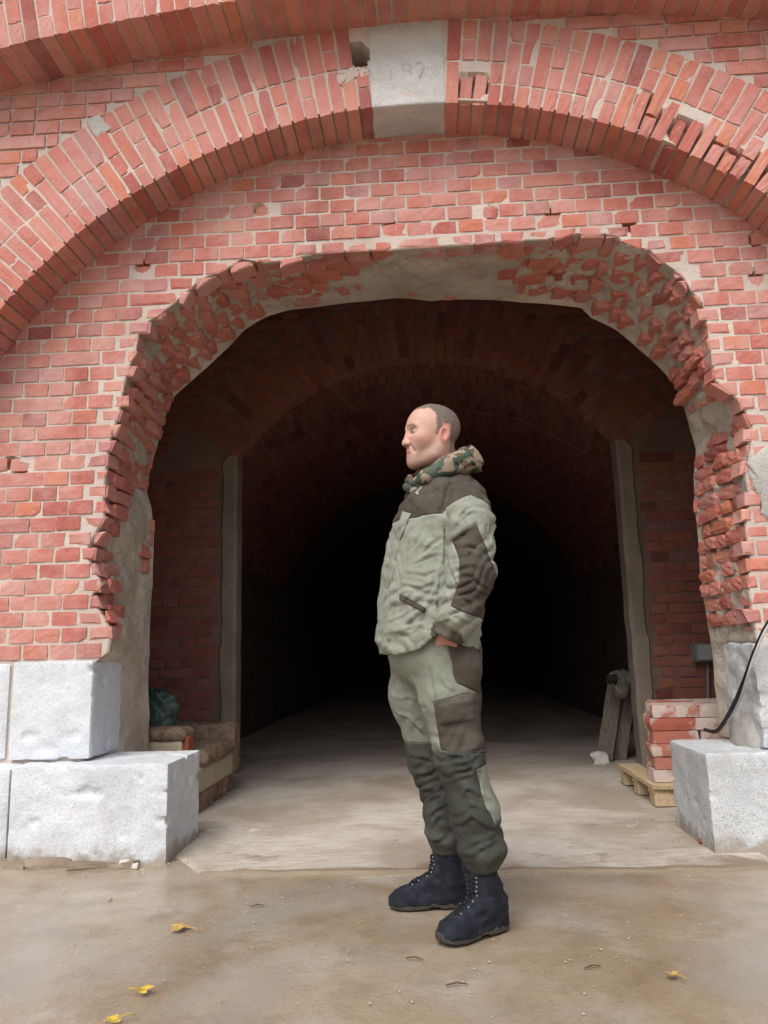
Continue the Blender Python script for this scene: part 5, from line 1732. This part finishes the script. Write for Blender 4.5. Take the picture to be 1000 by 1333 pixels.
def rag(X, Y, Z):
    d = ellip(X, Y, Z, (rg[0], 6.05, rg[2]), (.085, .12, .06))
    d = smin(d, ellip(X, Y, Z, (rg[0] - .02, 6.02, rg[2] - .08), (.06, .08, .06)), .05)
    return d - .03 * folds((X + Z) * 14, X, Y, Z, 81, 9, 1.0) - .015 * folds((X - Z) * 25, X, Y, Z, 83, 9, 1.0)
V, Q = surfnet(rag, (rg[0] - .2, 5.85, rg[2] - .25), (rg[0] + .2, 6.25, rg[2] + .15), .011)
o = link('rag', np_mesh('rag', V, Q, MAT['rag'])); tag(o, 'grey rag bundled over the tops of the leaning boards', 'rag')
rg2 = A3(799, 884, 5.98)
def rag2(X, Y, Z):
    d = ellip(X, Y, Z, (rg2[0], 5.98, rg2[2]), (.055, .06, .035)) - .02 * folds((X + Z) * 18, X, Y, Z, 85, 9, 1.0)
    return d
V, Q = surfnet(rag2, (rg2[0] - .12, 5.88, rg2[2] - .1), (rg2[0] + .12, 6.1, rg2[2] + .1), .010)
o = link('glove', np_mesh('glove', V, Q, MAT['dark_rag'])); tag(o, 'small black cloth hanging at the top of the leaning boards', 'cloth')
V, Q = rough_block((0, 0, 0), (.13, .10, .09), .010, .05, .02, 21, fq=14)
o = link('stone', np_mesh('stone', V, Q, MAT['pale_stone']), None, atZ(774, 996) + Vector((0, 0, -.01))); tag(o, 'pale angular stone at the foot of the leaning boards', 'stone')
# ---- cables at the right plinth
def smooth_pts(pts, n=6):
    out = []
    P = [Vector(p) for p in pts]; P = [P[0]] + P + [P[-1]]
    for i in range(1, len(P) - 2):
        for k in range(n):
            t_ = k / n; a, b, c, d = P[i - 1], P[i], P[i + 1], P[i + 2]
            out.append(.5 * ((2 * b) + (c - a) * t_ + (2 * a - 5 * b + 4 * c - d) * t_**2 + (3 * b - a - 3 * c + d) * t_**3))
    out.append(P[-2]); return out
c1 = [(1040, 770, 3.42), (1004, 806, 3.46), (985, 842, 3.50), (971, 880, 3.56), (957, 914, 3.70), (944, 938, 3.86), (934, 951, 3.98), (926, 952, 4.06), (918, 950, 4.2)]
pts = smooth_pts([A3(*p) for p in c1]); pts = [p if p.z > .43 else Vector((p.x, p.y, .43)) for p in pts]
o = MB().tube(pts, .0095, 8).build('cable', MAT['cable_black'], None, True); tag(o, 'thick black cable hanging down over the right granite plinth', 'cable')
c2 = [(1040, 766, 3.40), (1002, 812, 3.44), (983, 852, 3.48), (972, 885, 3.54), (962, 915, 3.68), (950, 936, 3.82), (940, 944, 3.95), (931, 949, 4.03), (920, 951, 4.15)]
pts = smooth_pts([A3(*p) for p in c2]); pts = [p if p.z > .428 else Vector((p.x, p.y, .428)) for p in pts]
o = MB().tube(pts, .0055, 8).build('cable', MAT['cable_grey'], None, True); tag(o, 'thin light grey cable running beside the black one over the right plinth', 'cable')
# ---- switch box and conduit on the inner wall
bx = empty('switch_box', A3(915, 850, 5.74)); tag(bx, 'small grey switch box on the inner wall above the brick stack', 'switch box')
p0, p1 = atY(904, 861, 5.74), atY(927, 837, 5.74)
MB().box((p0.x, 5.70, p0.z), (p1.x, 5.79, p1.z)).build('housing', MAT['box_grey'], bx)
MB().box((p0.x + .018, 5.690, p0.z + .012), (p1.x - .008, 5.699, p1.z - .012)).build('cover', noise_mat('cover_grey', (.30, .31, .33), (.36, .37, .39), 9, .45, .1), bx)
MB().tube([atY(921.5, 860, 5.76), atY(923, 960, 5.76)], .010, 8).build('conduit', MAT['box_grey'], bx, True)
# ---- thin wire slung along the vault
def on_vault(px, py, r):
    d = ray(px, py); o = Vector((0, 0, CAM_H))
    # |(x, z-AZ)| = r
    a = d.x**2 + d.z**2; oz = o.z - VZ; b = d.z * oz; c = oz**2 - r * r
    return o + d * ((-b + math.sqrt(b * b - a * c)) / a)
wp = [on_vault(x, y, VR - .03) for x, y in ((604, 538), (640, 538), (690, 552), (745, 580), (790, 606))]
o = MB().tube(smooth_pts(wp), .0032, 6).build('wire', MAT['box_grey'], None, True); tag(o, 'thin pale wire slung across the dark vault behind the man', 'wire')
# ---- fallen leaves
def leaf(px, py, size, rot, curl, mat, label, seed):
    rr = random.Random(seed)
    lob = []
    tips = [(-2.4, .55), (-1.75, .75), (-.95, .95), (0, 1.1), (.95, .92), (1.75, .72), (2.4, .5)]
    prof = []
    for i, (a, r) in enumerate(tips):
        prof.append((a, r))
        if i < len(tips) - 1:
            b = tips[i + 1]; prof.append(((a + b[0]) / 2, .60 + rr.uniform(-.07, .07)))
    prof = [(-2.9, .2)] + prof + [(2.9, .2)]
    vs = [(0, 0, 0)]
    c, s = math.cos(rot), math.sin(rot)
    for ring_ in (.5, 1.0):
        for a, r in prof:
            x, y = math.sin(a) * r * ring_ * size / 2, math.cos(a) * r * ring_ * size / 2
            z = curl * size * (ring_**2) * (.5 + .5 * math.sin(a * 2.1 + seed)) + rr.uniform(0, .004)
            vs.append((x, y, z))
    n = len(prof); fs = []
    for i in range(n - 1):
        fs += [(0, 1 + i, 2 + i), (1 + i, 1 + n + i, 2 + n + i, 2 + i)]
    lf_ = empty('fallen_leaf', atZ(px, py) + Vector((0, 0, .006))); tag(lf_, label, 'leaf', 'fallen leaves')
    P0 = Vector(lf_.location)
    vs = [P0 + Vector((x * c - y * s, x * s + y * c, z + .002)) for x, y, z in vs]
    MB().add(vs, fs).build('blade', mat, lf_, True)
    st = [P0 + Vector((0, 0, .004)), P0 + Vector((s * size * .5, -c * size * .5, .010)), P0 + Vector((s * size * .72 + .006, -c * size * .72, .004))]
    MB().tube(st, .0016, 5).build('stalk', mat, lf_, True)
leaf(237, 1212, .085, 1.2, .07, MAT['leaf_dry'], 'pale yellow curled leaf on the wet ground in front of the left plinth', 1)
leaf(185, 1294, .06, -1.4, .14, MAT['leaf'], 'bright yellow curled leaf near the bottom left', 2)
leaf(150, 1333, .06, 2.2, .06, MAT['leaf'], 'yellow leaf cut off by the bottom edge at left', 3)
leaf(877, 1274, .05, .6, .12, MAT['leaf_dry'], 'small dry yellow leaf on the ground at the lower right', 4)
# ---- grit, crumbs and twigs
rr = random.Random(11)
gm = MB()
ico = bmesh.new(); bmesh.ops.create_icosphere(ico, subdivisions=1, radius=1); im = bpy.data.meshes.new('ico'); ico.to_mesh(im); ico.free()
for k in range(650):
    x, y = rr.uniform(-2.2, 2.2), rr.uniform(1.6, 3.5)
    s = rr.choice((.0016, .002, .0025, .003, .004))
    if rr.random() < .03: s = rr.uniform(.005, .010)
    gm.add_mesh(im, Matrix.Translation((x, y, s * .4)) @ Matrix.Rotation(rr.uniform(0, 6), 4, 'Z') @ Matrix.Diagonal((s, s * rr.uniform(.6, 1), s * rr.uniform(.4, .8), 1)))
for k in range(150):
    a = rr.random(); side = rr.choice((-1, 1))
    x = (side * (1.17 + rr.uniform(-.02, .10))) if rr.random() < .4 else rr.uniform(-1.1, 1.3); y = rr.uniform(3.25, 5.2)
    if abs(x) > 1.12 and y > 3.44: x = side * (1.10 - rr.uniform(0, .07))
    s = rr.uniform(.002, .006)
    gm.add_mesh(im, Matrix.Translation((x, y, s * .4 + .006)) @ Matrix.Diagonal((s, s * rr.uniform(.6, 1), s * .7, 1)))
o = gm.build('grit', noise_mat('grit', (.34, .28, .19), (.56, .49, .38), 60, .9, .2)); tag(o, 'scattered grit and mortar crumbs on the ground', 'grit', kind='stuff')
CR = [(915, 1100, .045, 'brick_dimmed', 'small orange brick crumb against the foot of the right plinth', 'brick crumb'),
      (162, 1128, .05, 'pale_stone', 'white pebble on the ground under the left plinth corner', 'pebble'),
      (176, 1130, .035, 'pale_stone', 'smaller white pebble at the corner of the left plinth', 'pebble')]
for k, (px, py, s, mt, lb, ct) in enumerate(CR):
    V, Q = rough_block((0, 0, 0), (s, s * .8, s * .7), s / 9, s * .25, s * .2, 31 + k, fq=40)
    p = atZ(px, py); o = link('crumb' if 'crumb' in ct else 'pebble', np_mesh('crumb', V, Q, MAT[mt]), None, p + Vector((-s / 2, -s / 2, -.004))); tag(o, lb, ct)
for k, (px, py, L, a, lb) in enumerate(((595, 1284, .06, .1, 'short brown twig in front of the near boot'), (600, 1203 + 61, .0, 0, ''), (540, 1250, .05, -.2, 'short dark twig just below the boot toes'), (335, 1181, .05, .2, 'small dark twig left of the far boot'), (772, 1261, .05, .3, 'thin twig on the ground right of the boots'))):
    if not lb: continue
    p = atZ(px, py); d = Vector((math.cos(a), math.sin(a), 0)) * L / 2
    o = MB().tube([p - d + Vector((0, 0, .004)), p + Vector((0, .006, .007)), p + d + Vector((0, 0, .004))], [.002, .0026, .0015], 6).build('twig', MAT['twig'], None, True)
    tag(o, lb, 'twig', 'twigs on the ground')
